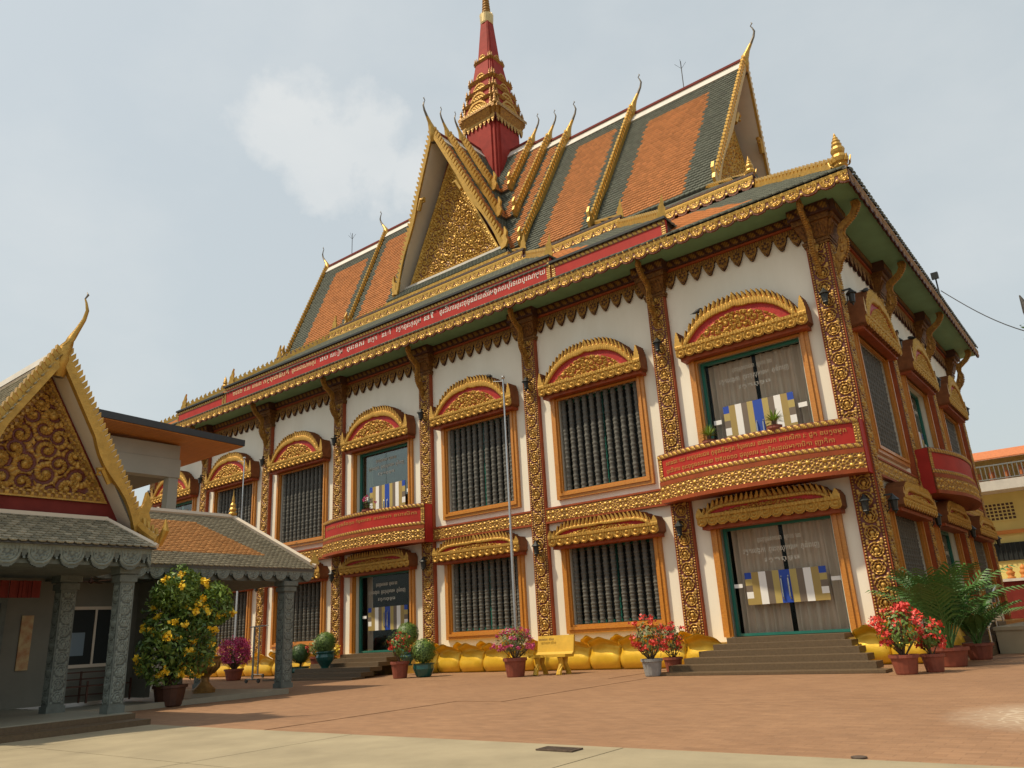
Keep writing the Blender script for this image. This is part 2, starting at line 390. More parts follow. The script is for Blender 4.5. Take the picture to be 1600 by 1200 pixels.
def text_mesh(name, txt, size, mt, parent, O, U, V, width=None, bend=None):
    cu = bpy.data.curves.new(name, 'FONT'); cu.body = txt; cu.size = size; cu.extrude = .004; cu.resolution_u = 2
    to = bpy.data.objects.new('tmp_'+name, cu); COL.objects.link(to)
    dg = bpy.context.evaluated_depsgraph_get(); me = bpy.data.meshes.new_from_object(to.evaluated_get(dg))
    bpy.data.objects.remove(to); bpy.data.curves.remove(cu)
    nv = len(me.vertices)
    if nv == 0: return None
    co = np.empty(nv*3, np.float32); me.vertices.foreach_get('co', co); co = co.reshape(-1, 3)
    co[:, 0] -= co[:, 0].min(); wd = co[:, 0].max()
    if width: co[:, 0] *= width/wd
    if bend is None:
        U = np.array(U, float); V = np.array(V, float); Nn = np.cross(U, V)
        X = np.array(O, float)+co[:, :1]*U+co[:, 1:2]*V+co[:, 2:3]*Nn
    else: X = bend(co)
    me.vertices.foreach_set('co', np.ascontiguousarray(X, np.float32).ravel()); me.name = name
    me.materials.clear(); me.materials.append(M[mt]); me.update()
    o = link(name, me, parent); o['kind'] = 'stuff'; return o
# ------------------------------------------------------------------ ground
m = M['paving']; t = m.node_tree; n = t.nodes; l = t.links; b = n['Principled BSDF']
src = b.inputs['Base Color'].links[0].from_socket
geo = n.new('ShaderNodeNewGeometry'); vm = n.new('ShaderNodeVectorMath'); vm.operation = 'SUBTRACT'; vm.inputs[1].default_value = (3.1, -8.6, 0); l.new(geo.outputs['Position'], vm.inputs[0])
mpx = n.new('ShaderNodeMapping'); mpx.inputs['Scale'].default_value = (.9, .7, 0); l.new(vm.outputs[0], mpx.inputs['Vector'])
ln = n.new('ShaderNodeVectorMath'); ln.operation = 'LENGTH'; l.new(mpx.outputs[0], ln.inputs[0])
vo = n.new('ShaderNodeTexVoronoi'); vo.feature = 'DISTANCE_TO_EDGE'; vo.inputs['Scale'].default_value = 7; l.new(geo.outputs['Position'], vo.inputs['Vector'])
mr = n.new('ShaderNodeMapRange'); mr.inputs['From Min'].default_value = .02; mr.inputs['From Max'].default_value = .10; mr.inputs['To Min'].default_value = 1.0; mr.inputs['To Max'].default_value = .45; l.new(vo.outputs['Distance'], mr.inputs['Value'])
m3 = n.new('ShaderNodeMapRange'); m3.inputs['From Min'].default_value = .9; m3.inputs['From Max'].default_value = .35; l.new(ln.outputs['Value'], m3.inputs['Value'])
mm = n.new('ShaderNodeMath'); mm.operation = 'MULTIPLY'; l.new(mr.outputs[0], mm.inputs[0]); l.new(m3.outputs[0], mm.inputs[1])
mx = n.new('ShaderNodeMixRGB'); l.new(mm.outputs[0], mx.inputs['Fac']); l.new(src, mx.inputs['Color1']); mx.inputs['Color2'].default_value = (.50, .40, .29, 1); l.new(mx.outputs[0], b.inputs['Base Color'])

mat('soil_ground', (.20, .15, .10), .9, var=.3, vscale=.2)
tag(MB().add([(-1500,-1500,-.08),(1500,-1500,-.08),(1500,1500,-.08),(-1500,1500,-.08)], [(0,1,2,3)]).build('ground', 'soil_ground'), kind='structure')
pv = MB()
ys_ = [-11.42, -7.9, -3.45, .6, 8, 16, 24, 32]
for i in range(12):
    for j in range(7):
        x0 = -42+i*5.3+(.9 if j % 2 else 0)
        pv.box(x0, ys_[j], -.3, x0+5.294, ys_[j+1]-.006, -.003*((i*5+j*3) % 3))
tag(pv.build('courtyard_paving', 'paving'), kind='structure')
ap = tag(MB().box(-14.5, -22, -.4, 10.5, -11.43, -.06).build('concrete_apron', 'concrete'), kind='structure')
for i, x0 in enumerate((-13.4, -10.0, -6.6, -3.2, .25, 3.65, 7.05)):
    for j, (y0, y1) in enumerate(((-13.4, -11.44), (-16.6, -13.41), (-20, -16.61))):
        MB().box(x0+.008, y0+.006, -.055, x0+3.392 if x0 != -3.2 else .242, y1-.006, .004+.002*((i*3+j) % 3)).build('concrete_slab', 'concrete', ap)

# ------------------------------------------------------------------ temple: facade
XC, YC = -15.46, 7.2
temple = empty('temple_building', (XC, YC, 0), 'two-storey white and gold temple hall with tiered orange-grey roof and red spire', 'temple')
PX = [-.523, -4.823, -9.168, -13.521, -17.912, -22.277, -26.758, -31.195]; PW = .523
BC = [(PX[i-1]+PX[i]+PW)/2 for i in range(1, 8)]
SY = [0.0, 4.40, 9.45, 14.55]; SC_ = [(SY[i]+PW+SY[i+1])/2 for i in range(3)]
KIND = ['door', 'win', 'win', 'door', 'win', 'win', 'door']; SKIND = ['win', 'door', 'win']
mat('gold_on_red', GOLD, .48, .4, spec=.25, var=.3, vscale=9, hgt=((.42, .028, .02), .07, .35), bump_=.3, bscale=60)

mat('gold_worn', (.48, .25, .038), .5, .35, col2=(.20, .085, .018), vscale=12, bump_=.7, bscale=28)
def wall_strip(mb, u0, u1, cx, kind):
    a, b_ = cx-1.32, cx+1.32
    zl = (.60, 3.12) if kind == 'door' else (1.08, 3.12); zu = (4.25, 7.28) if kind == 'door' else (4.6, 7.28)
    mb.box(u0, .13, 0, a, .42, 10.24); mb.box(b_, .13, 0, u1, .42, 10.24)
    mb.box(a, .13, 0, b_, .42, zl[0]); mb.box(a, .13, zl[1], b_, .42, zu[0]); mb.box(a, .13, zu[1], b_, .42, 10.24)
wm = MB()
for i in range(1, 8): wall_strip(wm, PX[i]+.02, PX[i-1]+.02, BC[i-1], KIND[i-1])
wm.box(-31.2, .13, 0, PX[7]+.02, .42, 10.24); wm.box(PX[0]+.02, .13, 0, -.13, .42, 10.24)
wm.build('front_wall', 'white_wall', temple)
sm = MB()
sb = [.42, 4.66, 9.7, 15.0]
for i in range(3): wall_strip(sm, sb[i], sb[i+1], SC_[i], SKIND[i])
so = sm.build('side_wall', 'white_wall', temple); so.rotation_euler.z = math.pi/2
MB().box(-31.2, 14.7, 0, -.43, 15.0, 10.24).box(-31.2, .42, 0, -30.95, 14.7, 10.24).build('rear_wall', 'white_wall', temple)
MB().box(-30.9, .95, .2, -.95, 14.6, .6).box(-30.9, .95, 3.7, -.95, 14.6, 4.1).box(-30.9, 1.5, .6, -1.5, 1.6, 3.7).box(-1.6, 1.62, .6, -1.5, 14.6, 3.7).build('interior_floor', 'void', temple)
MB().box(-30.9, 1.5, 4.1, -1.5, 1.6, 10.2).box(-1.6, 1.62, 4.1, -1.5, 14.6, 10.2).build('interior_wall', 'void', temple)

# ---- pilaster prototype (local u 0..PW, out is -y)
def h_pilaster(U, V):
    Wc = .36; h = h_scroll(Wc)(U-.055, V)*((U > .055) & (U < .055+Wc))
    for c in (.022, .448):
        h = np.maximum(h, .55*bump(np.hypot(U-c, ((V % .062)-.031))/.03, .85))
    return h
def box_lantern(mb, u, d, z):
    mb.box(u-.018, d, z+.30, u+.018, 0.0, z+.335); mb.tube([(u, -.02, z-.05), (u, -.09, z+.02), (u, -.11, z+.2), (u, d, z+.31)], .014, 5)
    mb.lathe([(.012, .33), (.03, .30), (.045, .28), (.11, .21), (.125, .19), (.105, .18)], 8, (u, d, z))
    mb.lathe([(.085, .18), (.06, .0), (.07, -.02), (.03, -.05), (.01, -.1)], 6, (u, d, z))
def naga_bracket(u, name, parent):
    b = MB()
    outer = [(0, 8.50), (-.09, 8.60), (-.15, 8.78), (-.26, 8.90), (-.34, 9.06), (-.36, 9.26), (-.30, 9.44), (-.33, 9.56), (-.46, 9.66), (-.60, 9.77), (-.71, 9.92), (-.77, 10.06), (-.72, 10.19)]
    inner = [(-.60, 10.17), (-.61, 10.02), (-.54, 9.90), (-.40, 9.80), (-.24, 9.70), (-.19, 9.55), (-.21, 9.38), (-.16, 9.20), (-.08, 9.02), (0, 8.95)]
    b.prism(outer+inner, (u-.05, 0, 0), (0, 1, 0), (0, 0, 1), (1, 0, 0), .10)
    for k in range(len(outer)-1):
        (d0, z0), (d1, z1) = outer[k], outer[k+1]
        for j in range(3):
            t_ = (j+.5)/3; d, z = d0+(d1-d0)*t_, z0+(z1-z0)*t_
            b.lathe([(0, -.03), (.035, -.018), (.045, 0), (.035, .02), (0, .035)], 6, (u, d-.012, z))
    for sx in (-.056, .056):
        for (d, z, r_) in ((-.22, 9.08, .085), (-.25, 9.28, .06), (-.12, 8.82, .05), (-.66, 10.05, .05), (-.45, 9.75, .035)):
            b.lathe([(0, -r_), (r_*.5, -r_*.75), (r_*.5, r_*.75), (0, r_)], 6, (u+sx, d, z))
    return b.build(name, 'gold_worn', parent, smooth=False)
def make_pilaster(side=False):
    s = MB(); s.box(0, 0, .0, PW, .2, 9.40); s.box(-.03, -.035, .0, PW+.03, .1, .55)
    p = s.build('pilaster', 'red_brown', temple)
    relief('scroll_carving', 'gold_carving', p, (.026, -.001, .62), (1, 0, 0), (0, 0, 1), .471, 8.72, .0135, h_pilaster, depth=.05)
    c = MB()
    c.box(-.05, -.06, 9.34, PW+.05, .15, 9.41); c.box(-.03, -.04, 9.28, PW+.03, .15, 9.335)
    c.hexa([(-.0, -.03, 9.41), (PW, -.03, 9.41), (PW, .14, 9.41), (0, .14, 9.41)], [(-.13, -.20, 9.80), (PW+.13, -.20, 9.80), (PW+.13, .14, 9.80), (-.13, .14, 9.80)])
    for k in range(7):
        u = .0+PW*(k+.5)/7
        c.prism([(-.035, 0), (-.05, .2), (0, .33), (.05, .2), (.035, 0)], (u, -.045, 9.44), (1, 0, 0), (0, -.4, .92), (0, -.92, -.4), .03)
    c.box(-.17, -.25, 9.80, PW+.17, .14, 9.94)
    c.build('capital', 'gold_capital', p)
    MB().box(-.22, -.33, 9.94, PW+.22, .14, 10.215).build('abacus', 'dark_brown', p)
    relief('abacus_carving', 'gold_old', p, (-.2, -.331, 9.96), (1, 0, 0), (0, 0, 1), PW+.4, .23, .018, h_braid(.23), depth=.02)
    naga_bracket(PW*.42, 'naga_bracket', p)
    for z in (7.78, 3.02):
        b = MB(); box_lantern(b, PW*.5, -.2, z); b.build('wall_lantern', 'metal_black', p)
    return p
pil = make_pilaster()
pil.location.x = PX[0]
for i in range(1, 8):
    o = copy_tree(pil); o.location.x = PX[i]
for k in range(4):
    o = copy_tree(pil); o.rotation_euler.z = math.pi/2; o.location = (.004, SY[k]+.004, 0)

# ---- string courses, cornices, leaf fringes between the pilasters
def leaf_mask(p, H, band):
    def f(U, V):
        x = np.abs(((U/p) % 1.0)-.5); t_ = np.clip(V/(H-band), 0, 1)
        return (V > H-band) | (x < .47*np.clip(t_, 0, 1)**.62*np.where(t_ > .75, 1-.10*(t_-.75)/.25, 1))
    return f
def leaf_h(p, H):
    def f(U, V):
        x = (((U/p) % 1.0)-.5)*p; r = np.hypot(x, (V-H*.58))/p
        th = np.arctan2(V-H*.58, x); h = .9*ring(r, .34, .07); h = np.maximum(h, bump(r, .13)); h = np.maximum(h, .7*ring(r, .22, .06)*(np.cos(6*th) > 0)); h = np.maximum(h, .8*(np.abs(np.abs(x)-.42*p*np.clip(V/(H*.72), 0, 1)**.62) < .018)); h = np.maximum(h, .7*bump(np.hypot(np.abs(x)-.16*p, V-H*.34)/p, .08))
        h = np.maximum(h, .6*bump(np.hypot(x, V-H*.22)/p, .12))
        return np.where(V > H*.8, .35+.4*(np.cos(U/p*40) > 0), np.maximum(h, .2))
    return f
def bay_bands(u0, u1, rot, skip_string=False):
    W = u1-u0; objs = []
    if not skip_string:
        s = MB().box(u0, .03, 3.80, u1, .125, 4.235).box(u0, .0, 3.80, u1, .03, 3.85).box(u0, .0, 4.185, u1, .03, 4.235).build('string_course', 'red_brown', temple)
        relief('bead_carving', 'gold_bright', s, (u0, .029, 3.86), (1, 0, 0), (0, 0, 1), W, .31, .0165, h_beads(.31), depth=.04); objs.append(s)
    c = MB().box(u0, -.04, 9.99, u1, .125, 10.218).build('cornice', 'dark_brown', temple)
    relief('cornice_carving', 'gold_old', c, (u0, -.041, 10.0), (1, 0, 0), (0, 0, 1), W, .20, .02, h_braid(.2), depth=.02)
    MB().box(u0, .0, 9.93, u1, .125, 9.985).build('rail', 'red_brown', c); objs.append(c)
    nl = max(3, round(W/.385)); p = W/nl
    fr = relief('leaf_fringe', 'gold_old', temple, (u0, .06, 9.46), (1, 0, 0), (0, 0, 1), W, .465, .016, leaf_h(p, .465), leaf_mask(p, .465, .13), depth=.02, thick=.05); objs.append(fr)
    if rot:
        for o in objs: o.rotation_euler.z = math.pi/2
for i in range(1, 8): bay_bands(PX[i]+PW, PX[i-1], False, KIND[i-1] == 'door')
for k in range(3): bay_bands(SY[k]+PW+.004, SY[k+1]+.004, True, SKIND[k] == 'door')

# ---- window and door prototypes (centred on u = 0)
def frame(mb, half, z0, z1, wd, ya, yb, bottom=True):
    mb.box(-half, ya, z0, -half+wd, yb, z1); mb.box(half-wd, ya, z0, half, yb, z1)
    mb.box(-half+wd, ya, z1-wd, half-wd, yb, z1)
    if bottom: mb.box(-half+wd, ya, z0, half-wd, yb, z0+wd)
def pediment(parent, z0, H, lint, arch, teeth, flat, W=3.34):
    nT = 12
    def top(x): return lint+arch*(1-np.clip(np.abs(x)/.87, 0, 1.2)**flat)*(1+.05*np.exp(-(x/.06)**2))
    def mask(U, V):
        x = (U-W/2)/(W/2); p = W/13.0; sc = ((U/p) % 1.0)-.5
        edge = .085*(1-np.sqrt(np.clip(1-(sc/.5)**2, 0, 1)))
        m_ = (V > edge) & (V < lint)
        t_ = np.sign(x)*x*nT/.87; fr = (t_+.45*np.clip((V-top(x))/teeth, 0, 1)) % 1.0
        th = teeth*np.clip(1.25-np.abs(fr-.45)/.40, 0, 1)**.7*np.clip((.93-np.abs(x))/.07, 0, 1)
        m_ |= (V >= lint) & (V < np.maximum(top(x), lint)+th) & (np.abs(x) < .9)
        ear = lint+(arch*.45+.08)*np.clip(1-np.abs(np.abs(x)-.95)/.05, 0, 1)**.6
        m_ |= (V >= lint) & (V < ear) & (np.abs(x) > .905)
        return m_
    fol = h_foliage(W, H, 160 if arch > .4 else 120, 5, .23 if arch > .4 else .12)
    bd = .17 if arch > .4 else .075
    def hf(U, V):
        x = (U-W/2)/(W/2); p = W/13.0; tp = top(x)
        xs = (((U/p) % 1.0)-.5)*p; r = np.hypot(xs, V-.13)/p
        lin = np.maximum(.8*ring(r, .38, .08), bump(r, .2)); lin = np.where(V > lint*.72, .8+.1*np.cos(U*150), np.maximum(lin, .35))
        dome = lint+(arch-bd)*.86*(1-(np.abs(x)/.66)**2)
        tym = np.where(V < dome, np.maximum(.10, fol(U, V)), 0.0)
        band = .95-.25*np.abs((tp-V)/bd-.5)+.12*np.cos(U*95)
        h = np.where(V < lint, lin, np.where(V > tp, np.clip(.75-1.3*np.abs((np.abs(x)*nT/.87+.45*np.clip((V-tp)/teeth, 0, 1)) % 1.0-.45), .05, 1), np.where(V > tp-bd, band, tym)))
        return np.where((np.abs(x) > .875) & (V > lint), .7, h)
    relief('pediment', 'gold_on_red', parent, (-W/2, -.27, z0), (1, 0, 0), (0, 0, 1), W, H, .0165, hf, mask, depth=.075, thick=.36, wall='pediment_side')
    MB().box(-W/2+.07, -.20, z0-.07, W/2-.07, .12, z0+.08).build('lintel', 'red_brown', parent)
def baluster_mesh(H):
    prof = []; n = 10; seg = H/n
    prof.append((.055, 0))
    for k in range(n):
        z = k*seg
        for (r, f) in ((.084, .03), (.084, .2), (.068, .26), (.086, .38), (.092, .5), (.086, .62), (.068, .74), (.080, .82), (.068, .93)):
            prof.append((r*.90, z+f*seg))
    prof.append((.055, H))
    return MB().lathe(prof, 8)
def make_window(z0, z1, name, ped):
    f = MB(); frame(f, 1.515, z0-.225, z1+.2, .09, .035, .128); frame(f, 1.425, z0-.135, z1+.11, .07, .0, .128); frame(f, 1.355, z0-.065, z1+.04, .055, .055, .128)
    w_ = f.build(name, 'wood_frame', temple)
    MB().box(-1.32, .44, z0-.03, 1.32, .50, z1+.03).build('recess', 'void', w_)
    g = MB(); frame(g, 1.30, z0+.0, z1, .07, .36, .42); g.box(-.03, .36, z0+.07, .03, .42, z1-.07); g.build('inner_frame', 'teal_frame', w_)
    src = baluster_mesh(z1-z0).build('baluster', 'stone_dark', w_, smooth=True); n = 11
    for k in range(n):
        x = -1.30+2.6*(k+.5)/n
        if k == 0: src.location = (x, .22, z0)
        else: inst(src, 'baluster', w_, (x, .22, z0))
    ped(w_); return w_
ped_up = lambda o: pediment(o, 7.36, 1.45, .30, .76, .20, 3.0)
ped_lo = lambda o: pediment(o, 3.12, .78, .27, .20, .17, 7)
win_u = make_window(4.63, 7.25, 'window', ped_up); win_l = make_window(1.10, 3.08, 'window', ped_lo)

FLAG = dict(b=(.010, .055, .36), y=(.43, .33, .10), w=(.80, .78, .74), g=(.16, .12, .085), o=(.35, .245, .07))
def flag_decal(parent, cx, z0, wd, ht, y):
    V_, Q, C = [], [], []
    def q(a, b_, c, d, col):
        i = len(V_); V_.extend([(a, y, c), (b_, y, c), (b_, y, d), (a, y, d)]); Q.append((i, i+1, i+2, i+3)); C.extend([(*FLAG[col], 1)]*4)
    x0 = cx-wd/2; e = wd*.085; inner = (wd-2*e); cols = 'owgybygwo'; ws = [1, 1, .9, .9, 1.45, .9, .9, 1, 1]; s = sum(ws)
    for k in range(5):
        col = 'bygwo'[4-k] if False else ['o', 'w', 'g', 'y', 'b'][k]
        q(x0, x0+e, z0+ht*k/5, z0+ht*(k+1)/5, col); q(x0+wd-e, x0+wd, z0+ht*k/5, z0+ht*(k+1)/5, col)
    x = x0+e
    for c, w__ in zip(cols, ws):
        q(x, x+inner*w__/s, z0, z0+ht, c); x += inner*w__/s
    for sx in (x0-.28, x0+wd+.08):
        i = len(V_); V_.extend([(sx, y, z0+ht*.55), (sx+.2, y, z0+ht*.55), (sx+.2, y, z0+ht*.67), (sx, y, z0+ht*.67)]); Q.append((i, i+1, i+2, i+3)); C.extend([(.8, .79, .76, 1)]*4)
    np_mesh('flag_banner', np.array(V_), np.array(Q), 'decal', parent, col=np.array(C))
def curtain(parent, x0, x1, z0, z1, y, mt='curtain', amp=.06, wl=.21, seed=1):
    n = int((x1-x0)/.018); xs = np.linspace(x0, x1, n); rg = np.random.default_rng(seed)
    ph = np.cumsum(rg.uniform(.6, 1.4, n))*(.018/wl)*6.283
    ys = y+amp*np.sin(ph)+.012*np.sin(ph*2.3); V_ = np.concatenate([np.stack([xs, ys, np.full(n, z0)], 1), np.stack([xs+.02*np.sin(ph*.37), y+(ys-y)*.5, np.full(n, z1)], 1)])
    i = np.arange(n-1); Q = np.stack([i, i+1, n+i+1, n+i], 1)
    np_mesh('curtain', V_, Q, mt, parent, smooth=True)
KH1 = 'ព្រះពុទ្ធសាសនា  សូមគោរព'; KH2 = 'វត្តលង្កា  ព្រះកុសុមារាម  ភ្នំពេញ'
def make_door(z0, z1, name, ped, dark=False, zin=None, green=False):
    f = MB(); frame(f, 1.515, z0, z1+.2, .09, .035, .128, False); frame(f, 1.425, z0, z1+.11, .07, .0, .128, False); frame(f, 1.355, z0, z1+.04, .055, .055, .128, False)
    d = f.build(name, 'wood_frame', temple)
    g = MB(); frame(g, 1.30, z0, z1, .075, .26, .36, False); g.box(-1.225, .27, z0, 1.225, .35, z0+.06); g.build('inner_frame', 'teal_frame', d)
    for s in (-1, 1):
        lf = MB().box(min(s*1.22, s*.008), .30, z0+.07, max(s*1.22, s*.008), .312, z1-.08).build('glass_leaf', 'glass_green' if green else 'glass', d)
    h = MB()
    for s in (-1, 1): h.tube([(s*.08, .29, z0+.75), (s*.08, .25, z0+.8), (s*.08, .25, z0+1.2), (s*.08, .29, z0+1.25)], .018, 6)
    h.build('pull_handle', 'steel', d)
    if not dark:
        curtain(d, -1.22, -.05, z0+.05, z1-.05, .52, seed=3); curtain(d, .04, 1.22, z0+.05, z1-.05, .50, seed=4)
    else: curtain(d, -1.22, -.95, z0+.05, z1-.05, .52, seed=5)
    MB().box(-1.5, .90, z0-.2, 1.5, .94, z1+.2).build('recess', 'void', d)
    zt = z1-.40
    for (tx, zz, wd, sz) in ((KH1, zt, 1.0, .15), (KH2, zt-.24, 1.75, .16), ('វត្តពុទ្ធ', zt-.46, .8, .13)):
        text_mesh('lettering', tx, sz, 'lettering_glass', d, (-wd/2, .296, zz), (1, 0, 0), (0, 0, 1), wd)
    ped(d); return d
door_l = make_door(.62, 3.08, 'door', ped_lo); flag_decal(door_l, .0, 1.29, 1.86, .72, .292)
door_u = make_door(4.25, 7.25, 'balcony_door', ped_up); flag_decal(door_u, .0, 5.10, 1.75, .92, .292)
door_l4 = make_door(.62, 3.08, 'door', ped_lo, dark=True); flag_decal(door_l4, .05, 1.29, 1.86, .72, .292)
door_u4 = make_door(4.25, 7.25, 'balcony_door', ped_up, dark=True, green=True); flag_decal(door_u4, .05, 5.10, 1.75, .92, .292)
def place(src, u, rot=False, first=False):
    o = src if first else copy_tree(src)
    if rot: o.rotation_euler.z = math.pi/2; o.location = (0, u, 0)
    else: o.location = (u, 0, 0)
    return o
fw = True
for i in (2, 3, 5, 6):
    place(win_u, BC[i-1], first=fw); place(win_l, BC[i-1], first=fw); fw = False
place(door_l, BC[0]+.05, first=True); place(door_u, BC[0]+.05, first=True)
place(door_l4, BC[3], first=True); place(door_u4, BC[3], first=True); place(door_u4, BC[6]); place(door_l4, BC[6])
for k in (0, 2): place(win_u, SC_[k], True); place(win_l, SC_[k], True)
place(door_u, SC_[1], True); place(door_l4, SC_[1], True)

# ---- bowed balconies
def make_balcony(u0, u1, text=None, rot=False):
    W = u1-u0; dm, de = .78, .32
    def bow(u): return -(de+(dm-de)*(1-np.clip(np.abs(u/W-.5)*2, 0, 1)**2.2))
    def strip(name, mt, par, z0, z1, off, hf, depth, thick=.05, a=0, b_=W, res=.0165):
        def warp(P):
            u = P[:, 0]+a; e = 1e-3; nx = (bow(u+e)-bow(u-e))/(2*e); ln = np.sqrt(1+nx**2)
            nn = P[:, 2]+off
            return np.stack([u0+u+nn*nx/ln, bow(u)-nn/ln, z0+P[:, 1]], 1)
        return relief(name, mt, par, None, None, None, b_-a, z1-z0, res, hf, None, depth, thick, warp=warp)
    one = lambda U, V: np.ones_like(U); zero = lambda U, V: np.zeros_like(U)
    bal = strip('balcony', 'red_paint', temple, 4.30, 4.95, 0, zero, 0, .12, res=.06)
    strip('bead_band', 'gold_bright', bal, 3.87, 4.20, .03, h_beads(.33), .045, .15)
    strip('moulding', 'red_brown', bal, 4.20, 4.30, .05, one, 0, .2, res=.05)
    strip('lip', 'red_brown', bal, 3.78, 3.87, .06, one, 0, .2, res=.05)
    strip('braid', 'gold_bright', bal, 4.86, 4.985, .02, h_braid(.12), .035, .14); strip('braid', 'gold_bright', bal, 4.31, 4.42, .01, h_braid(.11), .035, .03)
    strip('braid', 'gold_bright', bal, 4.42, 4.86, .01, h_beads(.12), .03, .03, 0.0, .12); strip('braid', 'gold_bright', bal, 4.42, 4.86, .01, h_beads(.12), .03, .03, W-.12, W)
    n = 24; us = [W*k/n for k in range(n+1)]; pl = MB()
    poly = [(u0+u, float(bow(u))+.10) for u in us]+[(u1, .02), (u0, .02)]
    pl.prism([(p[0], p[1]) for p in poly], (0, 0, 3.80), (1, 0, 0), (0, 1, 0), (0, 0, 1), .40)
    for s0 in (u0, u1-.1): pl.box(s0+.012, -de+.06, 4.2, s0+.088, .02, 4.97)
    pl.build('balcony_slab', 'red_brown', bal)
    for e0 in (u0-.001, u1): MB().prism([(-de-.0, 3.79), (.0, 3.79), (.0, 4.96), (-de-.0, 4.96)], (e0-.02, 0, 0), (0, 1, 0), (0, 0, 1), (1, 0, 0), .04).build('end_panel', 'red_paint', bal)
    if text:
        for j, (tx, zz, mt) in enumerate(text):
            def bend(co, zz=zz):
                u = .25+co[:, 0]; return np.stack([u0+u, bow(u)-.012-co[:, 2]*0.5, zz+co[:, 1]], 1)
            text_mesh('lettering', tx, .135, mt, bal, None, None, None, W-.5-.25*j, bend)
    if rot: bal.rotation_euler.z = math.pi/2
    return bal
T1 = 'សាងដោយ សប្បុរសជន ក្នុងនិងក្រៅប្រទេស ឧបាសក ឧបាសិកា រៈ ជូត ឧបត្ថម្ភ'; T2 = 'ព្រះវិហារ ព្រះពុទ្ធសាសនា ២៥០០០០ ដុល្លារ ឧទ្ទិសដល់មាតាបិតា ញាតិកា'
make_balcony(PX[1]-.02, -.04, [(T1, 4.68, 'lettering_dim'), (T2, 4.49, 'lettering_dim')])
make_balcony(PX[4]-.02, PX[3]+PW-.04, [(T1[10:50], 4.66, 'lettering_dim')])
make_balcony(PX[7]-.02, PX[6]+PW-.04)
make_balcony(SY[1]+.2, SY[2]+PW-.1, rot=True)

# ---- lotus-petal base: each petal a piece of its own
def petal_mesh(wd, zt, back):
    nu, nv = 16, 15; V_ = []; Q = []
    prof = [(0, .44), (.06, .50), (.15, .545), (.28, .57), (.42, .56), (.56, .52), (.68, .47), (.78, .43), (.86, .45), (.92, .54), (.96, .63), (1.0, .66)]
    tp = [p[0] for p in prof]; dp = [p[1] for p in prof]
    for j in range(nv+1):
        t_ = j/nv
        for i in range(nu+1):
            s = -1+2*i/nu
            heart = 1-.20*abs(s)**3.0+.030*math.cos(s*6.28)*t_
            lip = .0 if t_ < .8 else (t_-.8)/.2
            d = np.interp(t_, tp, dp)*(1-.13*abs(s)**4.5)+back
            wv = wd/2*(.93+.07*math.sin(t_*math.pi))
            V_.append((s*wv, -(d+lip*.05*(1-abs(s))), zt*t_*(heart if t_ > .6 else 1-(1-heart)*t_/.6)))
    o = len(V_)
    for (x, y, z) in list(V_): V_.append((x*.97, y+.06+.0*z, z-.02 if z > .05 else z))
    for j in range(nv):
        for i in range(nu):
            a = j*(nu+1)+i; Q.append((a, a+1, a+nu+2, a+nu+1)); Q.append((o+a, o+a+nu+1, o+a+nu+2, o+a+1))
    for i in range(nu): a = nv*(nu+1)+i; Q.append((a, a+1, o+a+1, o+a))
    for j in range(nv):
        for i in (0, nu):
            a = j*(nu+1)+i; Q.append((a, a+nu+1, o+a+nu+1, o+a) if i == 0 else (a, o+a, o+a+nu+1, a+nu+1))
    return np.array(V_), np.array(Q)
base = MB().box(-31.3, -.38, .0, .06, .13, .52).box(-.13, .13, 0, .38, 15.0, .52).build('plinth', 'gold_paint', temple)
Vp, Qp = petal_mesh(.86, .74, 0); pet = np_mesh('lotus_petal', Vp, Qp, 'gold_lotus', base, smooth=True)
Vb, Qb = petal_mesh(.60, .80, -.13); petb = np_mesh('lotus_petal_tip', Vb, Qb, 'gold_lotus', base, smooth=True)
firstp = True
def petal_row(u0, u1, rot=0.0):
    global firstp
    n = max(1, round((u1-u0)/.86)); p = (u1-u0)/n
    for k in range(n):
        u = u0+(k+.5)*p; sc = (p/.86, 1, 1+.03*math.sin(k*7.3))
        loc = (u, 0, 0) if not rot else (0, u, 0)
        if firstp: pet.location = loc; pet.scale = sc
        else: inst(pet, 'lotus_petal', base, loc, rot, sc)
        if k > 0:
            l2 = (u-p/2, .02, 0) if not rot else (-.02, u-p/2, 0)
            if firstp or petb.get('used') is None: petb.location = l2; petb['used'] = 1
            else: inst(petb, 'lotus_petal_tip', base, l2, rot, (p/.86, 1, 1))
        firstp = False
petal_row(PX[3]+.15, -3.75); petal_row(-.90, .45); petal_row(PX[6]+.3, BC[3]-1.55)
petal_row(.6, SY[1]+.6, math.pi/2)

# ---- entrance steps
def steps(name, cx, hl, hr, gl, gr, label, rot=False):
    st = empty(name, (cx, -1.5, 0), label, 'steps') if not rot else None
    n = 6; zt = .61
    for k in range(n):
        z1 = zt-k*.113; y0 = -.55-k*.46
        MB().box(cx-hl-gl*k, y0, max(0, z1-.113) if k < n-1 else .0, cx+hr+gr*k, (-.52 if k == 0 else y0+.46)+(.52+.42 if k == 0 else 0), z1).build('step', 'granite', st)
    return st
steps('entrance_steps', -2.36, 1.20, 1.32, .13, .25, 'brown granite steps rising to the curtained glass door beside the corner')
steps('entrance_steps', BC[3], 1.25, 1.25, .16, .16, 'brown granite steps below the central balcony with potted topiary beside them')
# ------------------------------------------------------------------ temple: eaves and roofs
EO = .95; ZS = 10.22; XL, XR, YF, YB = -31.2-EO, EO-.05, -EO, 15.0+EO
HW = (XR-XL)/2
def mx_(x): return 2*XC-x
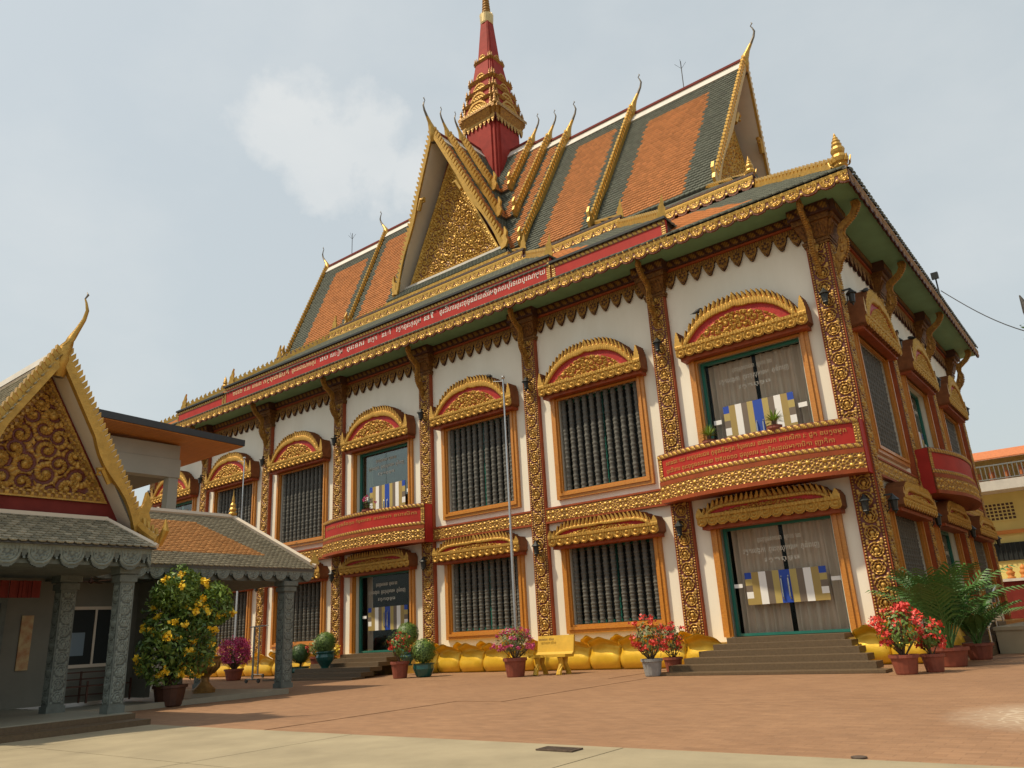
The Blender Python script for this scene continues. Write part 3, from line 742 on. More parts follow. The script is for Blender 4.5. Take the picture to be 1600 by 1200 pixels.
# soffit: a slab round the walls
MB().box(XL+.02, YF+.02, ZS, XR-.02, .13, ZS+.1).box(-.13, .13, ZS, XR-.02, 15.0, ZS+.1).box(XL+.02, .13, ZS, -31.2, 15.0, ZS+.1).box(XL+.02, 15.0, ZS, XR-.02, YB-.02, ZS+.1).build('soffit', 'soffit', temple)
sm_, sh_ = scallop_fns(.40, .30, .26, .35)
relief('eave_fascia', 'gold_bright', temple, (XL, YF, 10.08), (1, 0, 0), (0, 0, 1), XR-XL, .30, .0165, sh_, sm_, depth=.035, thick=.05)
sm2, sh2 = scallop_fns(.40, .30, .26, .35)
relief('eave_fascia', 'gold_old', temple, (XR, YF, 10.08), (0, 1, 0), (0, 0, 1), YB-YF, .30, .03, sh2, sm2, depth=.035, thick=.05)

# tiles ---------------------------------------------------------------------
ORANGE = (.59, .235, .080); GREY = (.150, .162, .128)
def tile_field(O, Eu, Ev, region, colour, du=.185, dv=.15, lift=.045, tl=1.6):
    """scale tiles over the plane O + u*Eu + v*Ev (v runs up the slope); region = (umin,umax,vmin,vmax,inside(u,v))"""
    Eu = np.array(Eu, float); Eu /= np.linalg.norm(Eu); Ev = np.array(Ev, float); Ev /= np.linalg.norm(Ev); Nn = np.cross(Eu, Ev)
    if Nn[2] < 0: Nn = -Nn
    u0, u1, v0, v1, inside = region
    us, vs = np.meshgrid(np.arange(u0, u1+du, du), np.arange(v0, v1, dv))
    us = us+(np.round((vs-v0)/dv).astype(int) % 2)*du/2
    ok = inside(us, vs+dv*.5); us = us[ok]; vs = vs[ok]; n = len(us)
    w2 = du*.485; L_ = dv*tl
    off = np.array([(-w2, .22*L_, lift), (-w2*.55, .05*L_, lift*1.12), (w2*.55, .05*L_, lift*1.12), (w2, .22*L_, lift), (w2, L_, 0.002), (-w2, L_, .002),
                    (-w2, .22*L_, 0), (-w2*.55, .05*L_, 0), (w2*.55, .05*L_, 0), (w2, .22*L_, 0)])
    jit = RNG.uniform(-.004, .004, (n, 1, 1))
    P = np.stack([us[:, None]+off[None, :, 0], vs[:, None]+off[None, :, 1], np.broadcast_to(off[None, :, 2], (n, 10))+jit[:, :, 0]], -1)
    X = np.array(O, float)+P[..., 0:1]*Eu+P[..., 1:2]*Ev+P[..., 2:3]*Nn
    q = np.array([(5, 0, 3, 4), (0, 1, 2, 3), (6, 7, 1, 0), (7, 8, 2, 1), (8, 9, 3, 2)])
    Q = (np.arange(n)[:, None, None]*10+q[None]).reshape(-1, 4)
    c = colour(us, vs)*RNG.uniform(.84, 1.10, (n, 1)); c = np.concatenate([c, np.ones((n, 1))], 1)
    return X.reshape(-1, 3), Q, np.repeat(c, 10, 0)
def tiles(name, parent, fields):
    X, Q, C = [], [], []; o = 0
    for f in fields:
        if len(f[0]) == 0: continue
        X.append(f[0]); Q.append(f[1]+o); C.append(f[2]); o += len(f[0])
    ob = np_mesh(name, np.vstack(X), np.vstack(Q), 'roof_tile', parent, col=np.vstack(C)); ob['kind'] = 'stuff'; return ob
def pick(cond): return np.where(cond[..., None], np.array(ORANGE), np.array(GREY))

# ---- skirt roofs: three nested sections, each with a hipped skirt and a second eave ------------
def flame(h, wd, parent, loc, yaw=0.0, name='flame_finial', lean=0.0):
    pts = [(-.34, 0), (-.42, .16), (-.30, .34), (-.34, .50), (-.16, .66), (-.14, .82), (.02, 1.0), (.03, .84), (.16, .68), (.14, .56), (.33, .42), (.28, .28), (.42, .14), (.34, 0)]
    b = MB(); c, s = math.cos(yaw), math.sin(yaw)
    b.prism([(p[0]*wd+lean*p[1]*h, p[1]*h) for p in pts], Vector(loc)-Vector((-s, c, 0))*wd*.16, (c, s, 0), (0, 0, 1), (-s, c, 0), wd*.32)
    return b.build(name, 'gold_paint', parent)
def guardian(h, parent, loc, name='corner_finial'):
    pr = [(.20, 0), (.27, .05), (.24, .10), (.30, .16), (.34, .26), (.29, .34), (.20, .38), (.24, .43), (.27, .50), (.23, .57), (.17, .60), (.20, .65), (.15, .71), (.17, .745), (.10, .81), (.11, .835), (.05, .90), (.055, .92), (.0, 1.0)]
    b = MB(); b.lathe([(r*h*.62, z*h) for r, z in pr], 10, loc)
    for k in range(10):
        a = k*.628; b.prism([(-.05*h, 0), (0, .16*h), (.05*h, 0)], Vector(loc)+Vector((math.cos(a)*.20*h, math.sin(a)*.20*h, .12*h)), (-math.sin(a), math.cos(a), 0), (math.cos(a)*.25, math.sin(a)*.25, 1), (math.cos(a), math.sin(a), 0), .03*h)
    return b.build(name, 'gold_paint', parent)
def crest(p0, p1, parent, step=.19, h=.17, base=.16, name='ridge_crest', mt='gold_paint', flip=1):
    p0, p1 = Vector(p0), Vector(p1); d = p1-p0; Ln = d.length; d.normalize(); side = d.cross(Vector((0, 0, 1))).normalized(); up = side.cross(d).normalized()
    if up.z < 0: up = -up
    b = MB(); b.prism([(0, -.12), (Ln, -.12), (Ln, base), (0, base)], p0-side*.06, d, up, side, .12)
    n = max(1, int(Ln/step))
    for k in range(n):
        a = (k+.5)*Ln/n
        b.prism([(-.4*step, 0), (-.45*step, h*.45), (flip*.30*step, h), (.2*step, h*.5), (.4*step, 0)], p0+d*a+up*base-side*.045, d, up, side, .09)
    return b.build(name, mt, parent)
SECT = [dict(xr=XR, z=10.45, x2=-2.05, zf=12.50), dict(xr=-3.58, z=10.93, x2=-6.35, zf=12.88), dict(xr=-7.22, z=11.18, x2=-10.25, zf=13.16)]
Y2 = 1.95
for k, s in enumerate(SECT):
    xr, z = s['xr'], s['z']; xl = mx_(xr) if k else XL; x2 = s['x2']; x2l = mx_(x2); zf = s['zf']
    yb = 2*YC-YF if k else YB
    y0 = YF+.03*0 if k == 0 else YF-.0+.004*k
    zt = z+.70*(Y2+.25-YF)                         # skirt top, just under the second eave
    b = MB(); i_ = (Y2+.25-YF)
    lowz = ZS+.1 if k == 0 else z-.5
    b.hexa([(xl+.06, y0+.06, lowz), (xr-.06, y0+.06, lowz), (xr-.06, yb-.06, lowz), (xl+.06, yb-.06, lowz)], [(xl+.06, y0+.06, z-.04), (xr-.06, y0+.06, z-.04), (xr-.06, yb-.06, z-.04), (xl+.06, yb-.06, z-.04)])
    b.hexa([(xl, y0, z-.04), (xr, y0, z-.04), (xr, yb, z-.04), (xl, yb, z-.04)], [(xl+i_, y0+i_, zt), (xr-i_, y0+i_, zt), (xr-i_, yb-i_, zt), (xl+i_, yb-i_, zt)])
    sk = b.build('skirt_roof', 'roof_under', temple)
    sl = math.hypot(1, .70); W = xr-xl
    fs = [tile_field((xl, y0, z), (1, 0, 0), (0, 1, .70), (0, W, -.08, i_*sl, lambda u, v, W=W: (u > np.maximum(v, 0)/sl+.05) & (u < W-np.maximum(v, 0)/sl-.05)),
                     lambda u, v, W=W, k=k: pick((k < 2) & (v > .18) & (u > 1.6+v/sl) & (u < W-2.1-v/sl)))]
    D_ = yb-y0
    fs.append(tile_field((xr, y0, z), (0, 1, 0), (-1, 0, .70), (0, D_, -.08, i_*sl, lambda u, v, D_=D_: (u > np.maximum(v, 0)/sl+.12) & (u < D_-np.maximum(v, 0)/sl-.12)), lambda u, v: pick((u > 1e9) & (v > .2)), du=.2, dv=.16))
    tiles('skirt_tiles', sk, fs)
    # hips with crests
    for (cx, sx) in ((xr, -1), (xl, 1)):
        MB().tube([(cx+sx*.05, y0+.05, z+.02), (cx+sx*i_, y0+i_, zt+.05)], .055, 6).build('hip_ridge', 'white_band', sk)
        crest((cx+sx*.25, y0+.25, z+.24), (cx+sx*(i_-.05), y0+i_-.05, zt+.02), sk, flip=1, base=.07, h=.15)
        if k == 0: guardian(.95, sk, (cx+sx*.14, y0+.14, z+.06))
        else: flame(.74, .30, sk, (cx+sx*.14, y0+.14, z+.08), .5, lean=.12)
    # second eave: scalloped fascia and its own skirt up to the main roof
    Wf = x2-x2l; e = MB(); zt2 = zf+.44; y4 = 4.35; z4 = zf+2.0
    e.hexa([(x2l+.03, Y2+.03, zf+.18), (x2-.03, Y2+.03, zf+.18), (x2-.03, 2*YC-Y2, zf+.18), (x2l+.03, 2*YC-Y2, zf+.18)], [(x2l, Y2, zt2), (x2, Y2, zt2), (x2, 2*YC-Y2, zt2), (x2l, 2*YC-Y2, zt2)])
    i2 = y4-Y2
    e.hexa([(x2l, Y2, zt2+.004), (x2, Y2, zt2+.004), (x2, 2*YC-Y2, zt2+.004), (x2l, 2*YC-Y2, zt2+.004)], [(x2l+i2, y4, z4), (x2-i2, y4, z4), (x2-i2, 2*YC-y4, z4), (x2l+i2, 2*YC-y4, z4)])
    e.box(x2l-.02, Y2-.05, zt2-.02, x2+.02, Y2-.002, zt2+.06)
    eo = e.build('upper_eave', 'dark_brown', temple)
    m3, h3 = scallop_fns(.40, .36, .30, .35); a0, a1 = 0, Wf
    relief('fascia_carving', 'gold_bright', eo, (x2l, Y2-.06, zf), (1, 0, 0), (0, 0, 1), Wf, .38, .02, h3, m3, depth=.03, thick=.04)
    relief('fascia_carving', 'gold_old', eo, (x2+.03, Y2, zf), (0, 1, 0), (0, 0, 1), 2.6, .38, .02, h3, m3, depth=.03, thick=.04)
    sl2 = math.hypot(i2, z4-zt2)/i2
    tiles('eave_tiles', eo, [tile_field((x2l, Y2, zt2+.012), (1, 0, 0), (0, i2, z4-zt2), (0, Wf, -.05, i2*sl2, lambda u, v, Wf=Wf: (u > np.maximum(v, 0)/sl2) & (u < Wf-np.maximum(v, 0)/sl2)), lambda u, v: pick(v > 1e9)),
                             tile_field((x2, Y2, zt2+.012), (0, 1, 0), (-i2, 0, z4-zt2), (0, 10.4, -.05, i2*sl2, lambda u, v: (u > np.maximum(v, 0)/sl2)), lambda u, v: pick(v > 1e9), du=.2, dv=.16)])
    for (cx, sx) in ((x2, -1), (x2l, 1)):
        crest((cx+sx*.2, Y2+.2, zt2+.08), (cx+sx*(i2-.1), y4-.1, z4-.02), eo, step=.16, h=.12, base=.05)
        if k == 0: guardian(.70, eo, (cx+sx*.1, Y2+.1, zt2+.0))
        else: flame(.70, .28, eo, (cx+sx*.1, Y2+.1, zt2+.02), .4, lean=.12)

# ---- red inscription boards on the front eave ------------------------------------------------
def board(x0, x1, z0, z1, name, texts=()):
    yb_ = YF-.02
    b = MB().box(x0, yb_, z0, x1, yb_+.10, z1).build(name, 'red_paint', temple)
    relief('braid', 'gold_bright', b, (x0, yb_-.001, z1-.13), (1, 0, 0), (0, 0, 1), x1-x0, .13, .02, h_braid(.13), depth=.04)
    relief('braid', 'gold_bright', b, (x0+.12, yb_-.001, z0), (1, 0, 0), (0, 0, 1), x1-x0-.24, .09, .02, h_braid(.09), depth=.03)
    for xx in (x0, x1-.12): relief('braid', 'gold_bright', b, (xx, yb_-.001, z0), (1, 0, 0), (0, 0, 1), .12, z1-z0-.13, .02, h_beads(.12), depth=.03)
    MB().box(x0-.03, yb_-.08, z1+.003, x1+.03, YF+.2, z1+.07).build('gutter', 'metal_black', b)
    for (tx, a, wd, sz, zz, mt) in texts: text_mesh('lettering', tx, sz, mt, b, (a, yb_-.004, zz), (1, 0, 0), (0, 0, 1), wd)
    return b
xl3, xl2 = mx_(-7.22), mx_(-3.58)
TT = [('ព្រះវិហារព្រះពុទ្ធជ័យសិរីមង្គលបុរីទេពប្រណម្យ', -11.55, 4.15), ('នៃ', -12.25, .42), ('វត្តព្រះកុសុម', -13.55, 1.15), ('នៅ', -14.25, .42), ('ខេត្ត', -14.95, .45), ('ព្រះនគរ', -16.05, .9), ('សៀម', -16.95, .65), ('រាប', -17.55, .45), ('ព្រះរាជាណាចក្រ', -19.2, 1.4), ('កម្ពុជាធិបតី', -21.0, 1.6), ('សាសនា', -21.75, .6), ('ព.ស', -22.3, .4), ('២៥៥២', -23.1, .65)]
board(xl3, -7.22, 10.40, 11.14, 'inscription_board', [(tx, a, wd, .23, 10.69, 'lettering_white' if a > -18 else 'lettering') for tx, a, wd in TT])
board(-7.20+.03, -3.56, 10.38, 10.90, 'inscription_board'); board(xl2-.02, xl3-.05, 10.38, 10.90, 'inscription_board')

# ---- steep main roofs with leaning gables -----------------------------------------------------
MS, LEAN = 2.1, .11
def arm_frame(ax):
    """unit vectors: along the ridge outwards, across"""
    return {'+x': ((1, 0, 0), (0, -1, 0)), '-x': ((-1, 0, 0), (0, -1, 0)), '-y': ((0, -1, 0), (1, 0, 0)), '+y': ((0, 1, 0), (-1, 0, 0))}[ax]
def chofa(base, out, h, parent, name='chofa', ng=4):
    b = MB(); base = Vector(base); out = Vector(out); Z = Vector((0, 0, 1))
    P = [(-.05, -.5), (.0, -.2), (.05, .0), (.16, .16), (.30, .32), (.44, .50), (.50, .66), (.45, .80), (.40, .88), (.47, .95), (.43, 1.0)]
    rr = [.14, .19, .17, .10, .07, .055, .045, .03, .022, .03, .008]
    b.tube([base+out*(p[0]*h*.8)+Z*(p[1]*h) for p in P], [r*h*.62 for r in rr], 7)
    b.m = [0]*len(b.f)
    for i in range(len(b.f)): b.m[i] = 0 if i < 7*ng else 1
    return b.build(name, ['gold_paint', 'grey_bronze'], parent, smooth=True)
mat('grey_bronze', (.20, .165, .12), .45, .4, var=.3, vscale=6)
def gable_arm(ax, dist, zr, dz, inner, over=.8, panel=None, tymp=False, key=''):
    E_, A_ = (Vector(v) for v in arm_frame(ax)); C0 = Vector((XC, YC, 0)); Z = Vector((0, 0, 1))
    hw = dz/MS; apex = C0+E_*dist+Z*zr
    root = MB(); th = .10
    # two roof slabs, sides at +A and -A
    for s in (1, -1):
        a = [C0+E_*inner+Z*zr, apex, apex-E_*(LEAN*dz)+A_*(s*hw)-Z*dz, C0+E_*inner+A_*(s*hw)+Z*(zr-dz)]
        nrm = (A_*s*MS+Z).normalized(); bq = [p-nrm*th for p in a]
        root.cm = 0; root.add(a+bq, [(0, 1, 2, 3), (0, 4, 5, 1), (1, 5, 6, 2), (2, 6, 7, 3), (3, 7, 4, 0)]); root.cm = 1; root.add(bq, [(3, 2, 1, 0)])
    r = root.build('roof_arm', ['roof_under', 'cream'], temple)
    slen = math.hypot(1, 1/MS); fs = []
    sides = (1, -1) if ax in '-y+y' and ax in ('-y',) else (1,)
    vlen = dz*slen
    for s in sides:
        up = (Z*1-A_*(s/MS)); foot = C0+E_*inner+A_*(s*hw)+Z*(zr-dz)
        wmax = dist-inner
        def inside(u, v): return (u > 0) & (u < wmax-LEAN*(dz-v/slen)-.08) & (v < vlen-.42)
        def colr(u, v, p=panel):
            uu = u+inner+LEAN*(dz-v/slen)
            return pick((uu > p[0]) & (uu < p[1]) & (v < vlen-p[2]) & (v > p[3]))
        n_ = up.cross(E_)
        fs.append(tile_field(foot+((A_*s*MS+Z).normalized())*.012, E_, up, (0, wmax, 0, vlen, inside), colr))
    tiles('roof_tiles', r, fs)
    # ridge: white band and red cap
    rb = MB(); rb.cm = 0
    for s in (1, -1):
        d0 = A_*(s*.22)-Z*.46; nn = (A_*s*MS+Z).normalized()*.09
        a = [C0+E_*inner+Z*(zr+.05), apex+Z*.05-E_*.1, apex+d0+nn-E_*.15, C0+E_*inner+Z*zr+d0+nn]
        rb.add(a, [(0, 1, 2, 3) if True else ()])
        rb.add([a[3], a[2], a[2]-nn, a[3]-nn], [(0, 1, 2, 3)])
    rb.cm = 1; p0 = C0+E_*inner+Z*(zr+.04)
    rb.prism([(-.05, 0), (.05, 0), (.05, .10), (-.05, .10)], p0, A_, Z, E_, dist-inner-.1)
    rb.build('ridge', ['white_band', 'maroon_cap'], r)
    # bargeboards with teeth, horn and tails
    for s in (1, -1):
        d = (-E_*LEAN+A_*(s/MS)-Z).normalized(); Ls = dz*math.sqrt(1+LEAN**2+1/MS**2)
        nn = E_.cross(d).normalized()
        if nn.z < 0: nn = -nn
        bb = MB(); w_ = .11
        wave = [(Ls*t_, -w_-(.07*math.sin((t_-.42)/.58*math.pi*2.2) if t_ > .42 else 0)) for t_ in [1-.05*i for i in range(21)]]
        bb.prism([(0, .05), (Ls, .05)]+wave, apex-E_*.02, d, nn, E_, .09)
        n_t = int(Ls/.20)
        for k in range(n_t):
            t_ = (k+.5)*Ls/n_t
            bb.prism([(.09, 0), (-.02, .16), (-.10, .20), (-.09, 0)], apex+d*t_+nn*.04-E_*.05, d, nn, E_, .10)
        f0 = apex+d*(Ls-.1)
        bb.prism([(-.08, -.25), (.16, -.18), (.27, .04), (.19, .24), (.25, .44), (.13, .70), (.10, .40), (.01, .22), (.02, .0), (-.08, .0)], f0-E_*.02, A_*s, Z, E_, .10)
        if over > .5 and dz > 5:
            c = apex+d*(Ls*.42)-nn*.28
            bb.tube([c+d*.5-nn*.0, c, c-nn*.16-d*.05, c-nn*.22+d*.08, c-nn*.13+d*.12], [.09, .1, .08, .06, .03], 6)
        bb.build('bargeboard', 'gold_paint', r)
    chofa(apex+Z*.15-E_*.02, E_, 1.35 if dz > 5 else 1.15, r)
    if tymp:
        yb_ = dist-LEAN*dz*.0-1.05; zb = zr-dz+.15; tw = (zr-.6-zb)/MS-.12; th_ = zr-.75-zb-.3
        O = C0+E_*yb_-A_*0+Z*zb
        wl = MB(); wl.prism([(-tw-.25, -.9), (tw+.25, -.9), (0, th_+.5)], O-E_*.25, A_, Z, E_, .2); wl.build('gable_wall', 'maroon_cap', r)
        W_ = 2*tw; fol = h_foliage(W_, th_, 260, 11, .26)
        def msk(U, V): return np.abs(U-tw) < tw*(1-V/th_)
        def hfn(U, V):
            e_ = tw*(1-V/th_)-np.abs(U-tw); h = fol(U, V)
            h = np.where((e_ < .30) | (V < .22), np.where((e_ < .1) | (V < .07), .7, .35+.45*(np.cos(V*38)*np.cos(U*38) > 0)), h)
            return np.maximum(h, .10)
        Uv = A_ if A_.cross(Z).dot(E_) > 0 else -A_
        relief('tympanum_carving', 'gold_bright', r, O-Uv*tw-E_*.04, tuple(Uv), (0, 0, 1), W_, th_, .03, hfn, msk, depth=.12, thick=.05)
    return r
mat('maroon_cap', (.20, .032, .024), .7, spec=.15, var=.25, vscale=5)
TIER = dict(R1=(12.2, 20.90, 6.40), R2=(7.40, 21.25, 6.45), A=(4.18, 21.62, 6.35), B=(3.20, 21.92, 4.62), C=(2.27, 22.20, 3.0))
for ax in ('+x', '-x'):
    gable_arm(ax, *TIER['R1'], 5.5, panel=(8.35, 11.0, 1.15, .0), tymp=(ax == '+x'))
    gable_arm(ax, *TIER['R2'], 3.0, panel=(5.05, 6.95, 1.05, -.1))
for ax in ('+x', '-x', '-y', '+y'):
    gable_arm(ax, *TIER['A'], 1.6, panel=(3.42, 3.85, .7, -.1), tymp=(ax == '-y'))
    gable_arm(ax, *TIER['B'], .9, panel=(2.50, 2.95, .6, -.1), over=.4)
    gable_arm(ax, *TIER['C'], .6, panel=(1.65, 2.05, .5, -.1), over=.3)
# front porch skirt below the carved gable
ps = MB(); hb, ht = 3.42, 2.85
ps.hexa([(XC-hb, 3.42, 14.78), (XC+hb, 3.42, 14.78), (XC+hb, 6, 14.78), (XC-hb, 6, 14.78)], [(XC-ht, 4.05, 15.42), (XC+ht, 4.05, 15.42), (XC+ht, 6, 15.42), (XC-ht, 6, 15.42)])
ps.box(XC-hb+.05, 3.48, 13.6, XC+hb-.05, 6, 14.77)
pso = ps.build('porch_skirt', 'roof_under', temple)
sl3 = math.hypot(.63, .64)
tiles('porch_tiles', pso, [tile_field((XC-hb, 3.42, 14.79), (1, 0, 0), (0, .63, .64), (0, 2*hb, -.04, sl3, lambda u, v: (u > v*.64) & (u < 2*hb-v*.64)), lambda u, v: pick(v > 9e9)),
    tile_field((XC+hb, 3.42, 14.79), (0, 1, 0), (-.57, 0, .64), (0, 2.4, -.04, .86, lambda u, v: u > v*.7), lambda u, v: pick(v > 9e9))])
MB().box(XC-ht+.02, 3.98, 15.40, XC+ht-.02, 4.1, 15.50).build('porch_ledge', 'white_band', pso)
m4, h4 = scallop_fns(.40, .40)
relief('porch_fascia', 'gold_bright', pso, (XC-hb+.02, 3.42, 14.36), (1, 0, 0), (0, 0, 1), 2*hb-.04, .40, .02, h4, m4, depth=.03, thick=.05)
relief('porch_fascia', 'gold_bright', pso, (XC+hb-.02, 3.42, 14.36), (0, 1, 0), (0, 0, 1), 2.0, .40, .02, h4, m4, depth=.03, thick=.05)

# ---- spire -----------------------------------------------------------------------------------
def redent(mb, s0, z0, s1, z1, nt=.16):
    """square with notched corners, side s0 at z0 tapering to s1 at z1"""
    def sec(s, z):
        h = s/2; a = h*(1-nt*2); b_ = h*(1-nt); 
        q = [(a, h), (b_, h*.94), (h*.94, b_), (h, a)]
        pts = []
        for k in range(4):
            c, sn = math.cos(k*math.pi/2), math.sin(k*math.pi/2)
            for (x, y) in ((h, -a), (h, a), (h*.93, a), (h*.93, b_), (b_, b_), (b_, h*.93), (a, h*.93)): pts.append((XC+x*c-y*sn, YC+x*sn+y*c, z))
        return pts
    A, B = sec(s0, z0), sec(s1, z1); n = len(A)
    mb.add(A+B, [tuple(range(n))[::-1], tuple(range(n, 2*n))]+[(i, (i+1) % n, n+(i+1) % n, n+i) for i in range(n)])
sp = MB(); redent(sp, 2.0, 17.5, 2.0, 23.9); redent(sp, 2.2, 24.3, 2.0, 24.95); redent(sp, 1.95, 24.95, 1.75, 25.6); redent(sp, 1.72, 25.6, 1.5, 26.35); redent(sp, 1.42, 26.35, 1.02, 27.75); redent(sp, .88, 27.75, .50, 30.2)
spire = sp.build('spire', 'red_dusty', temple) if False else None
mat('red_dusty', (.37, .045, .034), .7, spec=.15, var=.3, vscale=2.5)
spire = sp.build('spire', 'red_dusty', temple)
g = MB()
for (s0, z0, s1, z1) in ((2.05, 23.72, 2.5, 24.12), (2.55, 24.12, 2.55, 24.28), (2.4, 24.28, 2.3, 24.38), (2.1, 24.82, 2.3, 24.94), (2.3, 24.94, 2.0, 25.02), (1.85, 25.48, 2.04, 25.60), (2.04, 25.60, 1.75, 25.68), (1.55, 26.22, 1.78, 26.34), (1.78, 26.34, 1.5, 26.42), (1.05, 27.52, 1.25, 27.64), (1.25, 27.64, 1.0, 27.72)):
    g = MB(); redent(g, s0, z0, s1, z1); g.build('spire_cornice', 'gold_worn', spire)
pass
m5, h5 = leaf_mask(.25, .42, .12), leaf_h(.25, .42)
def face_frames():
    for k in range(4):
        a = k*math.pi/2; yield Vector((math.cos(a), math.sin(a), 0)), Vector((-math.sin(a), math.cos(a), 0))
for nrm, tg in face_frames():
    if nrm.x > .5 or nrm.y < -.5:
        relief('spire_fringe', 'gold_carving', spire, Vector((XC, YC, 23.42))+nrm*1.04-tg*1.0, tuple(tg), (0, 0, 1), 2.0, .42, .025, h5, m5, depth=.03, thick=.05)
        relief('spire_band', 'gold_carving', spire, Vector((XC, YC, 24.12))+nrm*1.276-tg*1.05, tuple(tg), (0, 0, 1), 2.1, .16, .03, h_beads(.16), depth=.03)
        for (s_, z_, H_) in ((1.20, 24.36, .58), (.92, 25.0, .48), (.74, 25.66, .42), (.56, 26.40, .34), (.42, 27.70, .28)):
            off = {24.36: 1.07, 25.0: .955, 25.66: .83, 26.40: .70, 27.70: .48}[z_]
            def msk(U, V, s_=s_, H_=H_):
                x = np.abs(U/s_-.5)*2; return V < H_*(.30+.70*(1-np.clip(x/.97, 0, 1)**2.2))*(1-.10*(np.cos(U*60) > .2))
            def hfn(U, V, s_=s_, H_=H_):
                x = np.abs(U/s_-.5)*2; tp = H_*(.30+.70*(1-np.clip(x/.97, 0, 1)**2.2)); return np.where(V > tp-.16*H_/.6, .9, np.where(V < .1, .8, np.where(V < tp*.62, .35+.4*(np.cos(U*38)*np.cos(V*38) > 0), .0)))
            relief('niche_pediment', 'gold_on_red', spire, Vector((XC, YC, z_))+nrm*off-tg*(s_/2), tuple(tg), (0, 0, 1), s_, H_, .025, hfn, msk, depth=.06, thick=.12)
cs = MB()
for (s_, z_, h_) in ((2.36, 24.34, .62), (2.12, 24.98, .52), (1.86, 25.64, .44), (1.62, 26.38, .40), (1.10, 27.68, .32)):
    for sx in (-1, 1):
        for sy in (-1, 1):
            for (ox, oy) in ((0, 0), (-.24, .0), (0, -.24)):
                x = XC+sx*(s_/2*.88+ox*s_/2.4); y = YC+sy*(s_/2*.88+oy*s_/2.4)
                cs.lathe([(r*h_, z*h_) for r, z in ((.16, 0), (.19, .12), (.13, .3), (.15, .42), (.09, .58), (.10, .66), (.03, .86), (.0, 1.0))], 6, (x, y, z_))
cs.build('corner_spikes', 'gold_worn', spire)['kind'] = 'stuff'
cl_ = MB(); pr = []
for k in range(24):
    a = 2*math.pi*k/24; c, s = math.cos(a), math.sin(a)
    cl_.prism([(-.032, 0), (.032, 0), (.038, .46), (0, .56), (-.038, .46)], (XC+c*.27, YC+s*.27, 30.16), (-s, c, 0), (c*.06, s*.06, 1), (c, s, 0), .05)
cl_.lathe([(.30, 30.1), (.32, 30.2), (.28, 30.2), (.30, 30.62), (.2, 30.66)], 16, (XC, YC, 0)); cl_.build('lotus_collar', 'gold_pale', spire) if False else None
mat('gold_pale', (.78, .60, .28), .4, .35, var=.2, vscale=6)
cl_.build('lotus_collar', 'gold_pale', spire)
rg_ = MB(); pr = [(.2, 30.6)]; r_, z_ = .235, 30.66
while z_ < 33.4:
    pr += [(r_*.82, z_), (r_, z_+.05), (r_, z_+.12), (r_*.82, z_+.17)]; z_ += .17; r_ *= .945
pr += [(.03, z_+.3), (.0, z_+.9)]
rg_.lathe(pr, 12, (XC, YC, 0)); rg_.build('spire_rings', 'gold_old', spire, smooth=False)

# ---- lightning rods and roof clutter
for (x, zb) in ((-5.77, 20.95), (-25.64, 20.95)):
    b = MB(); b.tube([(x, YC, zb), (x+.02, YC, zb+1.35)], .018, 5)
    for k in range(4):
        a = k*1.57+.4; b.tube([(x+.02, YC, zb+1.0), (x+math.cos(a)*.22, YC+math.sin(a)*.22, zb+1.28)], .008, 4)
    b.build('lightning_rod', 'wire', temple)
# ------------------------------------------------------------------ near pavilion with the carved gable (faces +x)
PA = empty('gabled_pavilion', (-9.5, -12.9, 0), 'small grey-columned pavilion with gold carved gable at the left edge of the photo', 'pavilion')
MB().box(-16, -20, 0, -7.57, -11.45, .08).build('step', 'granite', PA); MB().box(-16, -20, .08, -7.93, -11.5, .155).build('step', 'granite', PA)
MB().box(-16, -20, .155, -7.97, -11.53, .165).build('floor', 'tile_floor', PA)
def g_scroll(W):
    f = h_scroll(W)
    return lambda U, V: f(U, V)
def grey_column(parent, x, y, z0, z1, w_):
    c = MB().box(x-w_/2, y-w_/2, z0, x+w_/2, y+w_/2, z1); c.box(x-w_*.62, y-w_*.62, z1-.22, x+w_*.62, y+w_*.62, z1-.12); c.box(x-w_*.72, y-w_*.72, z1-.10, x+w_*.72, y+w_*.72, z1); c.box(x-w_*.58, y-w_*.58, z0, x+w_*.58, y+w_*.58, z0+.1)
    o = c.build('column', 'grey_stone', parent)
    H = z1-z0-.40
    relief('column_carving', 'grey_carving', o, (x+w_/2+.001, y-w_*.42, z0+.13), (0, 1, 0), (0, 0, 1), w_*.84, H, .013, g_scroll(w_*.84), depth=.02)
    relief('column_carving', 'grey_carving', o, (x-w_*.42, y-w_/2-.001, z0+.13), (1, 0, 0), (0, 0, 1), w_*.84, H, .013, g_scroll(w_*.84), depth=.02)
    return o
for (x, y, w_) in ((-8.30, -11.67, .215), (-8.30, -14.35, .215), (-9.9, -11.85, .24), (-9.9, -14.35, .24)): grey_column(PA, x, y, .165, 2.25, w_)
ya, yb_ = -14.5, -11.45
MB().box(-10.3, ya, 2.25, -8.05, yb_, 2.50).build('beam', 'grey_stone', PA)
mA, hA = scallop_fns(.42, .33)
relief('scalloped_fascia', 'grey_carving', PA, (-7.98, ya, 2.19), (0, 1, 0), (0, 0, 1), yb_-ya, .33, .015, hA, mA, depth=.03, thick=.06)
